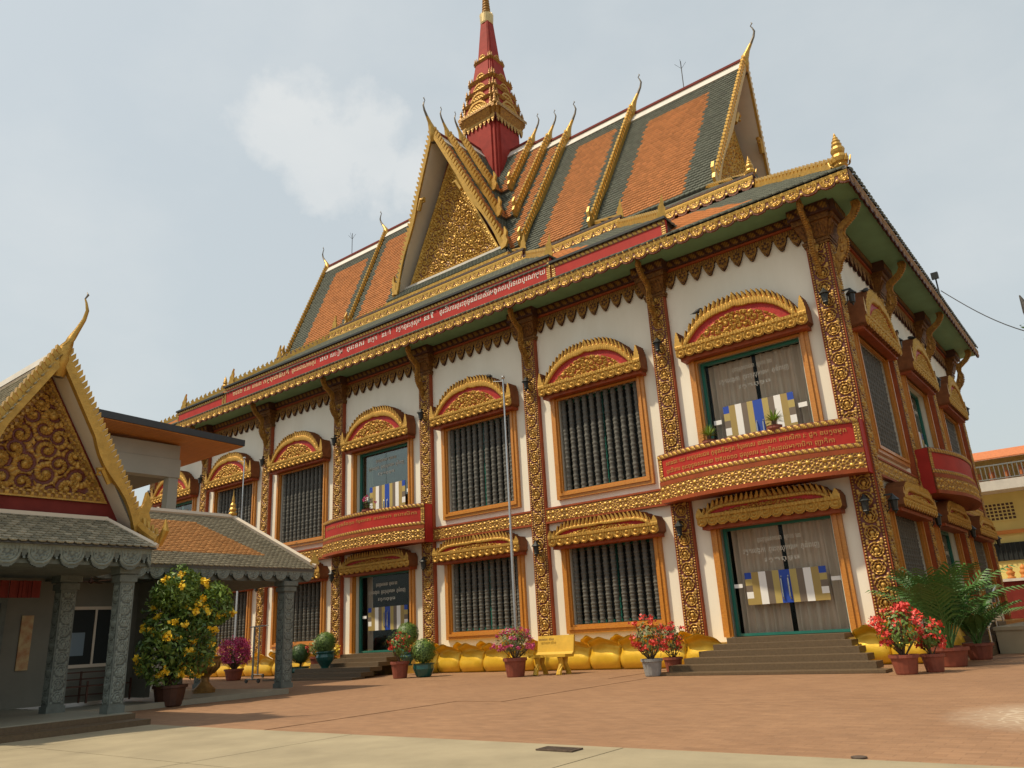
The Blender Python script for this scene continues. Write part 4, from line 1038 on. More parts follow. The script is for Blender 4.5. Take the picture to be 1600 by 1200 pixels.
# skirt roof over the front: tiles one by one
ZE, ZT, XE, XT = 2.53, 3.02, -7.88, -8.72
skA = MB().hexa([(XE, ya-.05, ZE-.03), (XE, yb_+.03, ZE-.03), (XT-.3, yb_+.03, ZE-.03), (XT-.3, ya-.05, ZE-.03)], [(XE-.02, ya-.05, ZE), (XE-.02, yb_+.03, ZE), (XT, yb_-.42, ZT), (XT, ya+.42, ZT)]).build('skirt_roof', 'roof_under', PA)
ev = Vector((XT-XE, 0, ZT-ZE)); LS = ev.length; ev.normalize(); nv_ = Vector((0, 1, 0)).cross(ev); nv_ = nv_ if nv_.z > 0 else -nv_
tb = MB(); wv = .058; Lt = .135
def tile_local(y, v): return None
Mloc = Matrix((Vector((0, 1, 0)), ev, nv_)).transposed().to_4x4()
tb.add([(-wv, .035, .02), (-wv*.5, .0, .023), (wv*.5, .0, .023), (wv, .035, .02), (wv, Lt, .002), (-wv, Lt, .002), (-wv, .035, .004), (-wv*.5, 0, .004), (wv*.5, 0, .004), (wv, .035, .004)],
       [(5, 0, 3, 4), (0, 1, 2, 3), (6, 7, 1, 0), (7, 8, 2, 1), (8, 9, 3, 2), (5, 4, 9, 8, 7, 6), (0, 5, 6), (3, 9, 4)])
mat('tile_grey', (.32, .285, .195), .7, var=.45, vscale=11, bump_=.25, bscale=60); mat('tile_grey_pale', (.42, .37, .26), .7, var=.4, vscale=11); mat('tile_grey_dark', (.235, .215, .15), .7, var=.4, vscale=11)
tile_src = [tb.build('tile', c, skA) for c in ('tile_grey', 'tile_grey_pale', 'tile_grey_dark')]
first = [True]*3; nrow = 11
for r_ in range(nrow):
    v = -.03+r_*(LS/nrow); y = ya-.02+(.06 if r_ % 2 else 0)
    while y < yb_+.02:
        if y < yb_+.03-v/LS*.45 and y > ya-.05+v/LS*.45:
            k = random.choice((0, 0, 1, 2)); p = Vector((XE, 0, ZE+.006))+ev*v; p.y = y
            mw = Mloc.copy(); mw.translation = p
            mw = mw @ Matrix.Rotation(random.uniform(-.03, .03), 4, 'Z')
            if first[k]: o = tile_src[k]; first[k] = False
            else: o = tile_src[k].copy(); COL.objects.link(o); o.parent = skA; o.matrix_parent_inverse = Matrix.Identity(4)
            o.matrix_local = mw
        y += .121
MB().box(XT-.05, ya+.4, ZT-.02, XT+.05, yb_-.40, ZT+.05).build('skirt_ledge', 'cream', PA)
MB().tube([(XT, yb_-.42, ZT+.02), (XE-.02, yb_+.04, ZE+.02)], .045, 6).build('hip_ridge', 'cream', PA)
# gable above
AY, AZ, AXF = -12.93, 5.50, -8.38; hwA = 1.50; dzA = 2.62; AXB = -14.5
ra = MB()
for s in (1, -1):
    a = [Vector((AXB, AY, AZ)), Vector((AXF, AY, AZ)), Vector((AXF-.12, AY+s*hwA, AZ-dzA)), Vector((AXB, AY+s*hwA, AZ-dzA))]
    nn = Vector((0, s*dzA, hwA)).normalized(); bq = [p-nn*.08 for p in a]
    ra.cm = 0; ra.add(a+bq, [(0, 1, 2, 3), (0, 4, 5, 1), (1, 5, 6, 2), (2, 6, 7, 3), (3, 7, 4, 0)]); ra.cm = 1; ra.add(bq, [(3, 2, 1, 0)])
rao = ra.build('roof', ['roof_under', 'cream'], PA)
sA = math.hypot(hwA, dzA)
GREYA = np.array((.33, .295, .20))
tiles('roof_tiles', rao, [tile_field((AXB, AY-hwA, AZ-dzA+.012), (1, 0, 0), (0, hwA, dzA), (0, AXF-AXB-.1, 0, sA, lambda u, v: (v < sA-.12)), lambda u, v: np.where(((u < 4.6) & (v < sA-.9))[..., None], np.array((.60, .33, .05)), GREYA), du=.125, dv=.085, lift=.025)])
MB().prism([(-.07, 0), (.07, 0), (.05, .12), (-.05, .12)], (AXB, AY, AZ-.02), (0, 1, 0), (0, 0, 1), (1, 0, 0), AXF-AXB-.05).build('ridge', 'white_band', rao)
for s in (1, -1):
    d = Vector((-.12, s*hwA, -dzA)).normalized(); E_ = Vector((1, 0, 0)); nn = E_.cross(d).normalized(); nn = nn if nn.z > 0 else -nn; Ls = sA+.06; ap_ = Vector((AXF, AY, AZ))
    bb = MB(); wave = [(Ls*t_, -.09-(.05*math.sin((t_-.45)/.55*math.pi*2.2) if t_ > .45 else 0)) for t_ in [1-.05*i for i in range(21)]]
    bb.prism([(0, .04), (Ls, .04)]+wave, ap_-E_*.02, d, nn, E_, .10)
    for k in range(34):
        t_ = (k+.5)*Ls/34
        bb.prism([(.045, 0), (.0, .09), (-.075, .125), (-.045, 0)], ap_+d*t_+nn*.03-E_*.03, d, nn, E_, .09)
    f0 = ap_+d*(Ls-.18)
    bb.prism([(-.05, -.16), (.14, -.12), (.22, .02), (.17, .16), (.21, .30), (.12, .50), (.08, .30), (.0, .14), (-.04, 0)], f0-E_*.02, Vector((0, s, 0)), (0, 0, 1), E_, .09)
    c = ap_+d*(Ls*.62)-nn*.14; bb.tube([c+d*.25, c, c-nn*.08-d*.03, c-nn*.12+d*.04, c-nn*.07+d*.07], [.045, .05, .042, .03, .015], 6)
    # upturned naga tail on the hip
    t0 = Vector((XT+.1, AY+s*(hwA-.02), ZT+.02)); t1 = Vector((XE-.05, AY+s*(hwA+.06), ZE+.1))
    bb.tube([t0, t0.lerp(t1, .5)-Vector((0, 0, .03)), t1, t1+Vector((.08, s*.05, .16)), t1+Vector((.06, s*.05, .34))], [.08, .085, .09, .06, .01], 7)
    for k in range(6): bb.prism([(-.04, 0), (0, .10), (.04, 0)], t0.lerp(t1, k/6)+Vector((0, 0, .05)), (t1-t0).normalized(), (0, 0, 1), (0, s, 0), .04)
    bb.build('bargeboard', 'gold_paint', rao)
chofa((AXF, AY, AZ+.08), (.55, .5, 0), .95, rao, ng=8)
twA, thA = 1.10, 1.95
MB().prism([(-twA-.2, -.45), (twA+.2, -.45), (twA+.2, 0), (0, thA+.35), (-twA-.2, 0)], (-8.95, AY, 3.30), (0, 1, 0), (0, 0, 1), (1, 0, 0), .1).build('gable_wall', 'maroon_cap', rao)
folA = h_foliage(2*twA, thA, 70, 21, .30)
def hT(U, V):
    e_ = twA*(1-V/thA)-np.abs(U-twA); h = folA(U, V)
    return np.where((e_ < .14) | (V < .13), np.where((e_ < .045) | (V < .035), .6, .3+.5*(np.cos(V*55)*np.cos(U*55) > 0)), h)
relief('tympanum_carving', 'gold_carving', rao, (-8.84, AY-twA, 3.30), (0, 1, 0), (0, 0, 1), 2*twA, thA, .013, hT, lambda U, V: np.abs(U-twA) < twA*(1-V/thA), depth=.06, thick=.03)
# room behind the porch
mat('room_wall', (.21, .205, .165), .85, var=.15); mat('door_teal', (.02, .06, .07), .4)
rw = MB().box(-12.4, -17, .165, -12.2, -9.4, 2.6).box(-12.2, -17, .165, -8.5, -16.8, 2.6).box(-12.19, -9.5, .165, -11.6, -9.4, 2.6).build('room_wall', 'room_wall', PA)  # end return and out-of-frame left wall added to block light
MB().box(-14.5, -20, 2.6, -8.3, -11.4, 2.66).box(-14.5, -11.4, 2.6, -11.3, -9.2, 2.66).build('ceiling', 'dark_brown', PA)  # second slab added to shade the window wall
wn = MB(); wn.box(-12.2, -10.95, .78, -12.16, -10.90, 1.90).box(-12.2, -9.95, .78, -12.16, -9.90, 1.90).box(-12.2, -10.9, .78, -12.16, -9.95, .84).box(-12.2, -10.9, 1.84, -12.16, -9.95, 1.90).box(-12.2, -10.33, .84, -12.16, -10.29, 1.84); wno = wn.build('window', 'cream', rw)
MB().box(-12.198, -10.9, .84, -12.18, -9.95, 1.84).build('pane', 'void', wno); MB().box(-12.176, -10.82, 1.0, -12.172, -10.5, 1.42).build('notice', 'decal_blue', wno) if False else None
mat('notice_blue', (.16, .22, .26), .5); MB().box(-12.176, -10.82, 1.0, -12.172, -10.48, 1.42).build('notice', 'notice_blue', wno)
dr = MB().box(-12.2, -13.3, .165, -12.15, -13.22, 2.05).box(-12.2, -12.0, .165, -12.15, -11.9, 2.05).box(-12.2, -13.22, 1.97, -12.15, -12.0, 2.05).build('door_frame', 'grey_stone', rw)
MB().box(-12.195, -13.22, .17, -12.165, -12.0, 1.97).build('door_leaf', 'door_teal', dr)
text_mesh('lettering', 'សាលាឆាន់', .09, 'lettering_white', dr, (-12.16, -12.75, 1.62), (0, 1, 0), (0, 0, 1), .5)
mat('scroll_print', (.55, .45, .22), .6, col2=(.40, .16, .06), vscale=7)
MB().box(-12.2, -11.62, .8, -12.17, -11.42, 1.75).build('hanging_scroll', 'scroll_print', rw)
rk = MB()
for y in (-10.95, -10.55, -10.1, -9.75): rk.box(-12.0, y-.015, .165, -11.97, y+.015, .72); rk.box(-11.7, y-.015, .165, -11.67, y+.015, .55)
for z in (.30, .45, .58, .70): rk.box(-12.0, -10.95, z-.012, -11.97, -9.75, z+.012)
rk.box(-12.0, -10.95, .45, -11.67, -9.75, .47)
tag(rk.build('slatted_rack', 'dark_brown'), 'low dark slatted rack under the window inside the grey-columned pavilion', 'rack')
va = MB(); n_ = 60
for k in range(n_):
    y = -15+k*.045; va.box(-9.75+.02*math.sin(k*1.9), y, 1.90, -9.72+.02*math.sin(k*1.9), y+.043, 2.16)
tag(va.build('pleated_valance', 'maroon_cap'), 'red pleated cloth valance hanging under the near pavilion beam', 'cloth')
fan = empty('ceiling_fan', (-11.2, -10.9, 2.3), 'small ceiling fan hanging inside the grey-columned pavilion', 'fan')
MB().lathe([(.01, .2), (.012, 0), (.05, -.02), (.05, -.06), (.01, -.08)], 8, (-11.2, -10.9, 2.33)).build('motor', 'dark_brown', fan)
for k in range(3):
    a = k*2.094+.3; MB().prism([(.05, -.03), (.45, -.05), (.45, .05), (.05, .03)], (-11.2, -10.9, 2.28), (math.cos(a), math.sin(a), 0), (-math.sin(a), math.cos(a), .1), (0, 0, 1), .01).build('blade', 'dark_brown', fan)

# ------------------------------------------------------------------ hip-roofed walkway
PB = empty('hipped_walkway', (-13, -9, 0), 'open walkway with hipped orange and grey tile roof behind the yellow-flowered shrub', 'pavilion')
MB().box(-15.4, -11.4, 0, -10.78, -6.78, .10).build('platform', 'tile_floor', PB)
for (x, y) in ((-11.32, -6.55), (-11.32, -9.1), (-14.6, -6.55), (-14.6, -9.1)): grey_column(PB, x, y, .10, 2.36, .26)
xe0, xe1, ye1, zE, xr_, yr_, zR = -14.9, -11.15, -5.90, 2.64, -13.02, -6.95, 3.97
MB().box(xe0+.15, -11.3, 2.36, xe1-.12, ye1-.15, 2.62).build('beam', 'grey_stone', PB)
mB, hB = scallop_fns(.36, .26)
relief('scalloped_fascia', 'grey_carving', PB, (xe1-.03, -11.3, 2.36), (0, 1, 0), (0, 0, 1), 11.3+ye1, .28, .015, hB, mB, depth=.025, thick=.05)
rbm = MB().add([(xe1, -12.5, zE), (xe1, ye1, zE), (xr_, yr_, zR), (xr_, -12.5, zR), (xe0, ye1, zE), (xe0, -12.5, zE), (xe1, -12.5, zE-.06), (xe1, ye1, zE-.06), (xe0, ye1, zE-.06), (xe0, -12.5, zE-.06)], [(0, 1, 2, 3), (1, 4, 2), (4, 5, 3, 2), (6, 9, 8, 7), (0, 6, 7, 1), (1, 7, 8, 4), (4, 8, 9, 5)]).build('roof', 'roof_under', PB)
dx_ = xe1-xr_; sB = math.hypot(dx_, zR-zE); LB = ye1+12.5
GB = np.array((.30, .26, .175)); OB = np.array((.60, .285, .10))
tiles('roof_tiles', rbm, [tile_field((xe1, -12.5, zE+.01), (0, 1, 0), (-dx_, 0, zR-zE), (0, LB, -.03, sB, lambda u, v: u < LB-np.maximum(v, 0)/sB*(ye1-yr_)), lambda u, v: np.where(((v > .42) & (v < sB-.38) & (u < LB-.75-v*.75))[..., None], OB, GB), du=.12, dv=.075, lift=.022),
    tile_field((xe0, ye1, zE+.01), (1, 0, 0), (0, yr_-ye1, zR-zE), (0, xe1-xe0, -.03, 1.69, lambda u, v: (u > v*1.1) & (u < xe1-xe0-v*1.1)), lambda u, v: np.where((v > 9)[..., None], OB, GB), du=.12, dv=.075, lift=.022)])
for (p, q) in (((xr_, -12.5, zR), (xr_, yr_, zR)), ((xr_, yr_, zR), (xe1+.02, ye1+.02, zE+.02)), ((xr_, yr_, zR), (xe0-.02, ye1+.02, zE+.02))):
    MB().tube([Vector(p)+Vector((0, 0, .05)), Vector(q)+Vector((0, 0, .05))], .07, 6).build('ridge', 'cream', rbm)
MB().lathe([(.09, 0), (.11, .05), (.06, .1), (.09, .15), (.06, .2), (.07, .26), (.035, .32), (.04, .38), (.015, .5), (0, .66)], 8, (xr_, yr_, zR+.08)).build('finial', 'gold_paint', rbm)
flame(.30, .26, rbm, (xe1, ye1, zE+.1), .8, 'corner_ornament')

# ------------------------------------------------------------------ modern building with orange soffit
PC = empty('modern_annex', (-20, -8, 0), 'modern grey-beam annex with thin dark roof edge and orange boarded soffit', 'building')
mat('slate_edge', (.045, .052, .058), .5, var=.15); mat('orange_board', (.66, .24, .04), .55, var=.25, vscale=2, stretch=(1, 14, 1)); mat('grey_beam', (.42, .42, .36), .7, var=.15, vscale=1); mat('grey_ceiling', (.20, .20, .17), .8)
X0, Y1, Z0 = -16.0, -4.82, 6.70
rf_ = MB().hexa([(X0, -14.5, Z0-.02+.35), (X0, Y1, Z0-.02), (-27, Y1, Z0-.02), (-27, -14.5, Z0+.33)], [(X0, -14.5, Z0+.53), (X0, Y1, Z0+.16), (-27, Y1, Z0+.16), (-27, -14.5, Z0+.53)]).build('roof', 'slate_edge', PC)
nb_ = 22
for k in range(nb_):
    x1 = X0-.04-k*.46; MB().hexa([(x1-.45, -14.4, Z0+.30), (x1, -14.4, Z0+.30), (x1, Y1-.04, Z0-.05), (x1-.45, Y1-.04, Z0-.05)], [(x1-.45, -14.4, Z0+.325), (x1, -14.4, Z0+.325), (x1, Y1-.04, Z0-.024), (x1-.45, Y1-.04, Z0-.024)]).build('soffit_board', 'orange_board', rf_)
MB().box(-17.35, -14.3, 6.25, -17.05, -6.25, 6.66).box(-26, -6.45, 6.20, -17.36, -6.15, 6.62).build('ring_beam', 'grey_beam', PC)
MB().box(-17.38, -14.3, 5.72, -17.02, -6.22, 6.24).build('lower_beam', 'grey_beam', PC)
for (x, y) in ((-17.2, -6.38), (-17.2, -11.5), (-24, -6.38)): MB().box(x-.14, y-.14, 0, x+.14, y+.14, 6.2).build('post', 'grey_beam', PC)
MB().box(-26, -14.3, 5.72, -17.4, -6.4, 5.80).build('ceiling', 'grey_ceiling', PC)

# ------------------------------------------------------------------ yellow house behind the right-hand corner
HB = empty('yellow_house', (3, 27, 0), 'yellow house with orange tiled roof and balcony railing beyond the temple side wall', 'house')
mat('yellow_wall', (.74, .60, .20), .75, var=.15, vscale=1); mat('orange_trim', (.60, .22, .04), .6); mat('tile_orange', (.60, .19, .06), .6, var=.3, vscale=12)
MB().box(-4, 25.6, 0, 14, 33, 7.7).build('wall', 'yellow_wall', HB)
MB().box(-4, 24.2, 6.05, 14, 25.6, 6.50).build('balcony_slab', 'white_band', HB); MB().box(-4.05, 25.5, 4.15, 14.05, 25.599, 4.32).build('band', 'orange_trim', HB)
for k in range(5):
    z = 7.50+k*.10; y = 24.3+k*.34
    MB().hexa([(-4.6, y, z), (14.6, y, z), (14.6, y+.36, z+.22), (-4.6, y+.36, z+.22)], [(-4.6, y, z+.06), (14.6, y, z+.06), (14.6, y+.36, z+.28), (-4.6, y+.36, z+.28)]).build('tile_course', 'tile_orange', HB)
for k in range(14):
    x = -3.6+k*.6; MB().box(x-.05, 24.6, 6.5, x+.05, 24.7, 7.1).box(x-.14, 25.0, 6.5, x+.14, 25.05, 7.0).build('baluster_panel', 'tile_orange', HB) if k % 1 == 0 else None
rl = MB().box(-4, 24.28, 7.18, 14, 24.33, 7.24).box(-4, 24.28, 6.56, 14, 24.33, 6.60).build('railing', 'steel_dull', HB) if False else None
mat('steel_dull', (.26, .27, .26), .45, .6)
rl = MB().box(-4, 24.28, 7.18, 14, 24.33, 7.24).box(-4, 24.28, 6.56, 14, 24.33, 6.60).build('railing', 'steel_dull', HB)
rs = MB().box(-.017, -.017, 0, .017, .017, .58).build('rail_bar', 'steel_dull', rl)
for k in range(36):
    if k == 0: rs.location = (-3.9, 24.305, 6.6)
    else: inst(rs, 'rail_bar', rl, (-3.9+k*.185, 24.305, 6.6))
vt = MB().box(-1.35, 25.55, 4.75, -.05, 25.598, 5.65).build('vent_frame', 'yellow_wall', HB)
for i in range(7):
    for j in range(5): MB().box(-1.28+i*.175, 25.54, 4.82+j*.16, -1.16+i*.175, 25.552, 4.93+j*.16).build('vent_slot', 'dark_brown', vt)
wg = MB().box(-1.3, 25.52, 2.95, 2.5, 25.598, 3.75).build('window', 'void', HB)
for k in range(18): MB().box(-1.25+k*.2, 25.47, 2.95, -1.21+k*.2, 25.51, 3.75).build('grille_bar', 'metal_black', wg)
MB().box(-1.6, 24.6, 2.0, 8, 25.5, 2.12).build('ledge', 'white_band', HB); MB().box(-1.3, 24.7, 0, 6, 24.8, 2.0).build('gate_leaf', 'maroon_cap', HB)
for (x, lab) in ((-.80, 'left of two small orange statues on the yellow house ledge'), (-.28, 'right of two small orange statues on the yellow house ledge')):
    b = MB().lathe([(.16, 0), (.18, .06), (.12, .10), (.16, .20), (.19, .28), (.10, .34), (.12, .40), (.13, .46), (.08, .52), (.03, .58), (0, .62)], 9, (x, 24.85, 2.12)); tag(b.build('ledge_statue', 'orange_trim', None, smooth=True), lab, 'statue', 'statues on the yellow house ledge')

MB().box(7.2, -1, 0, 13, 24, 8.5).build('neighbour_wall', 'white_band', HB); MB().box(6.7, -1.4, 8.5, 13.4, 24.1, 8.75).build('neighbour_roof', 'tile_orange', HB)  # unseen neighbour, not the house's own wing; added to darken the temple side
for k in range(5):  # windows of that unseen neighbour
    for z in (1.2, 4.8):
        w_ = MB().box(7.15, .8+k*4.6, z, 7.198, 2.4+k*4.6, z+1.8).build('window', 'void', HB); MB().box(7.1, .7+k*4.6, z-.12, 7.19, 2.5+k*4.6, z-.02).build('sill', 'concrete', w_)

# ------------------------------------------------------------------ side stair, railing, low wall
ss = empty('side_steps', (.8, 3, 0), 'shaded stone steps with steel handrail along the temple side wall', 'steps')
for k in range(5): MB().box(.42, 1.75+k*.42, 0, 1.16, 4.6, .125*(k+1)).build('step', 'granite', ss) if k == 0 else MB().box(.42, 1.75+k*.42, .125*k+.001, 1.16, 4.6, .125*(k+1)).build('step', 'granite', ss)
hr = MB(); 
for (y, z) in ((2.2, 0), (3.4, .3), (4.5, .55)): hr.tube([(1.12, y, z), (1.12, y, z+.85)], .022, 6)
hr.tube([(1.12, 2.1, .84), (1.12, 4.6, 1.42)], .025, 6); hr.tube([(1.12, 2.1, .5), (1.12, 4.6, 1.08)], .018, 6)
hr.build('handrail', 'steel', ss)
tag(MB().box(1.20, 2.45, 0, 1.9, 12, .47).box(1.17, 2.42, .47, 1.93, 12.03, .54).build('low_wall', 'concrete'), 'low pale rendered wall beside the side steps', 'wall')
gp = empty('gate_pillar', (3.72, -6.3, 0), 'dark stone naga-topped gate pillar at the right edge', 'pillar')
MB().box(3.63, -6.5, 0, 4.03, -6.1, 3.6).box(3.58, -6.55, 3.6, 4.08, -6.05, 3.72).build('shaft', 'grey_stone', gp)
mat('stone_black', (.06, .055, .05), .7, var=.4, vscale=9, bump_=.3)
b = MB(); b.tube([(3.80, -6.3, 3.7), (3.74, -6.3, 3.95), (3.66, -6.3, 4.12), (3.64, -6.3, 4.3), (3.60, -6.3, 4.5), (3.56, -6.3, 4.72)], [.10, .09, .075, .07, .055, .008], 7); b.tube([(3.74, -6.3, 4.15), (3.72, -6.3, 4.4), (3.68, -6.3, 4.62)], [.07, .055, .008], 7); b.build('naga_finial', 'stone_black', gp)

# ------------------------------------------------------------------ small fixed things
fl = empty('floodlight', (.9, 9.15, 10.9), 'small square floodlight on a bracket at the side eave', 'floodlight')
MB().tube([(.9, 9.15, 10.5), (.9, 9.15, 11.15)], .025, 5).build('bracket', 'metal_black', fl); MB().hexa([(.80, 9.02, 11.1), (1.0, 9.02, 11.1), (1.0, 9.2, 11.14), (.80, 9.2, 11.14)], [(.80, 9.0, 11.32), (1.0, 9.0, 11.32), (1.0, 9.17, 11.35), (.80, 9.17, 11.35)]).build('head', 'metal_black', fl)
w0, w1 = Vector((.95, 9.3, 10.75)), Vector((4.2, 4.0, 6.6))
tag(MB().tube([w0.lerp(w1, t_/14)-Vector((0, 0, .35*math.sin(math.pi*t_/14))) for t_ in range(15)], .014, 5).build('overhead_cable', 'wire'), 'black overhead cable running from the side eave out of the photo', 'cable')
def bird(loc, yaw, lab):
    b = MB(); c, s = math.cos(yaw), math.sin(yaw)
    def T(x, z, y=0):
        x, y, z = x*.62, y*.62, z*.62
        return (loc[0]+c*x-s*y, loc[1]+s*x+c*y, loc[2]+z)
    b.tube([T(-.22, .05), T(-.12, .08), T(0, .12), T(.09, .17), T(.13, .21), T(.17, .205), T(.22, .19)], [.012, .035, .06, .05, .036, .025, .004], 7)
    b.tube([T(0, .08, .02), T(.0, 0, .02)], .006, 4); b.tube([T(0, .08, -.02), T(.0, 0, -.02)], .006, 4)
    b.prism([(0, 0), (.10, .02), (.0, .06), (-.2, -.02)], T(0, .09, .055), (c, s, 0), (0, 0, 1), (-s, c, 0), .008)
    tag(b.build('crow', 'bird_black', None, smooth=True), lab, 'bird', 'black birds on the temple')
bird((.27, 1.5, 8.36), 1.2, 'black crow perched on the first side window pediment by the corner lantern')
bird((.19, 4.665, 8.118), -1.0, 'black crow on the side wall lantern between two upper pediments')
bird((.27, 6.35, 8.43), 2.6, 'black crow on the pediment above the side balcony')
bird((-10.16, -.34, 8.36), 2.9, 'black bird on the window pediment beside the flagpole top')
bird((-3.30, -.29, 8.37), .4, 'black bird perched on the pediment above the front corner balcony')

def flagpole(x, y, h, lab, plant=False):
    f = empty('flagpole', (x, y, 0), lab, 'flagpole', 'slim flagpoles before the facade', glob=False)
    MB().lathe([(.045, 0), (.04, h*.4), (.036, h*.4), (.032, h*.75), (.026, h*.75), (.022, h), (0, h)], 8).build('pole', 'steel', f)
    MB().lathe([(.0, 0), (.05, .03), (.06, .06), (.05, .09), (0, .12)], 8, (0, 0, h)).build('ball', 'steel', f)
    MB().tube([(0, 0, h-.06), (-.28, -.1, h-.02)], .012, 5).build('halyard_arm', 'steel', f)
    b = MB()
    for k in range(4): a = k*1.57+.3; b.lathe([(0, -.06), (.06, -.03), (.07, 0), (.06, .03), (0, .06)], 7, (math.cos(a)*.1, math.sin(a)*.1, .95))
    b.build('gold_knobs', 'gold_lotus', f); return f
flagpole(-9.0, -1.15, 7.86, 'tall slim steel flagpole behind the pink potted bougainvillea')
flagpole(-21.2, -1.5, 7.65, 'far steel flagpole rising above the hipped walkway roof')
def stand(x, y, h, lab):
    s = empty('wheeled_stand', (x, y, 0), lab, 'stand', glob=False)
    MB().tube([(0, 0, .08), (0, 0, h)], .03, 6).tube([(-.32, 0, .10), (.32, 0, .10)], .02, 5).tube([(-.25, 0, h), (.5, 0, h+.02)], .016, 5).build('frame', 'steel_dull', s)
    for sx in (-.3, .3): MB().tube([(sx, -.02, .06), (sx, .02, .06)], .06, 10).build('wheel', 'metal_black', s)
stand(-16.9, -3.6, 1.55, 'upright steel stand on two wheels beside the walkway column')
stand(-20.2, -1.2, 1.65, 'thin steel stand before the window left of the central steps')

# ------------------------------------------------------------------ bench
bn = empty('bench', (-7.35, -1.95, 0), 'yellow concrete bench with curved seat on lotus base', 'bench', glob=False); bn.rotation_euler.z = .10; bn.scale = (1.12, 1.12, 1.08)
prof = [(-.20, .36), (-.20, .42), (.10, .41), (.17, .46), (.24, .80), (.29, .80), (.24, .44), (.16, .35)]
MB().prism(prof, (-.44, 0, 0), (0, 1, 0), (0, 0, 1), (1, 0, 0), .88).build('seat', 'bench_yellow', bn)
for sx in (-.28, .28):
    for (ya_, yb2) in ((-.14, -.2), (.10, .18)): MB().tube([(sx, ya_, .36), (sx, ya_*.7, .22), (sx, yb2, .06), (sx, yb2*1.1, 0)], [.06, .05, .055, .06], 7).build('leg', 'bench_yellow', bn)
text_mesh('lettering', 'ឧបាសក ស៊ាន', .075, 'dark_brown', bn, (-.38, .172, .70), (1, 0, 0), (0, -.17+.34, .95), .36)

# drain grate and manhole in the apron
gr = empty('drain_grate', (-.22, -11.72, 0), 'rectangular rusty drain grate in the pale concrete apron', 'grate', glob=False); gr.scale = (.62, .62, 1)
mat('rust', (.15, .105, .075), .8, .3, var=.5, vscale=20)
MB().box(-.30, -.14, .006, .30, -.115, .018).box(-.30, .115, .006, .30, .14, .018).box(-.30, -.115, .006, -.275, .115, .018).box(.275, -.115, .006, .30, .115, .018).build('frame', 'rust', gr); MB().box(-.29, -.13, .0065, .29, .13, .010).build('pit', 'void', gr)
for k in range(13): MB().box(-.262+k*.043, -.112, .0105, -.240+k*.043, .112, .017).build('bar', 'rust', gr)
tag(MB().lathe([(.055, .0), (.055, .008), (.045, .010), (.0, .011)], 16, (2.12, -11.36, 0)).build('drain_cover', 'rust'), 'small round dark drain cover where paving meets concrete', 'cover')
# ------------------------------------------------------------------ plants
def leaves(name, parent, mt, pts, size, seed, aspect=.5, up=.35, drop=0.0):
    rg = np.random.default_rng(seed); n = len(pts); pts = np.asarray(pts, float)
    d = rg.normal(size=(n, 3)); d[:, 2] = d[:, 2]*.6+up; d /= np.linalg.norm(d, axis=1)[:, None]
    t_ = np.cross(d, rg.normal(size=(n, 3))); t_ /= np.linalg.norm(t_, axis=1)[:, None]; b_ = np.cross(d, t_)
    s = size*rg.uniform(.6, 1.3, (n, 1)); t_ = t_*s; b2 = b_*s*aspect
    V_ = np.stack([pts-t_*.5, pts+b2*.5+d*s*.08, pts+t_*.5-np.array((0, 0, drop))*s, pts-b2*.5+d*s*.08], 1).reshape(-1, 3)
    Q = np.arange(n*4).reshape(n, 4)
    o = np_mesh(name, V_, Q, mt, parent); o['kind'] = 'stuff'; return o
def blob(n, c, r, seed, shell=.55, squash=1.0, lumps=0):
    rg = np.random.default_rng(seed); c = np.array(c, float)
    d = rg.normal(size=(n, 3)); d /= np.linalg.norm(d, axis=1)[:, None]; rad = rg.uniform(shell, 1.0, (n, 1))**.6
    P = d*rad
    if lumps:
        L_ = rg.normal(size=(lumps, 3)); L_ /= np.linalg.norm(L_, axis=1)[:, None]
        k = (d @ L_.T).max(1); P = P*(0.72+.36*np.clip(k, 0, 1)**3)[:, None]
    return c+P*np.array(r)
def pot(parent, kind, r, h, mt):
    if kind == 'tub': pr = [(r*.72, 0), (r*.76, .02), (r*.95, h*.82), (r*1.06, h*.84), (r*1.06, h), (r*.92, h), (r*.9, h*.93)]
    elif kind == 'urn': pr = [(r*.6, 0), (r*.62, h*.08), (r*.4, h*.16), (r*.5, h*.26), (r*.92, h*.55), (r, h*.7), (r*.85, h*.85), (r*1.0, h*.95), (r*.98, h), (r*.84, h), (r*.8, h*.9)]
    elif kind == 'bowl': pr = [(r*.6, 0), (r*.72, h*.1), (r*1.0, h*.6), (r*.98, h*.9), (r*1.05, h), (r*.92, h), (r*.9, h*.92)]
    else: pr = [(r*.75, 0), (r*.8, h*.1), (r*.55, h*.18), (r*.3, h*.30), (r*.28, h*.42), (r*.55, h*.52), (r*.95, h*.70), (r*1.0, h*.85), (r*.95, h*.92), (r*1.15, h*.97), (r*1.12, h), (r*.9, h), (r*.85, h*.93)]
    MB().lathe(pr, 16).build('pot', mt, parent, smooth=False)
    MB().lathe([(r*.9, h*.90), (0, h*.92)], 12, cap=False).build('soil', 'soil', parent)
def stems(parent, base, tips, r=.012, seed=0):
    b = MB(); rg = random.Random(seed)
    for t_ in tips:
        m_ = Vector(base).lerp(Vector(t_), .5)+Vector((rg.uniform(-.05, .05), rg.uniform(-.05, .05), .03))
        b.tube([base, m_, t_], [r, r*.8, r*.4], 5)
    return b.build('stems', 'stem', parent)
def plant(name, loc, label, cat, group=None):
    return empty(name, loc, label, cat, group, glob=False)
G = 'potted plants around the temple'
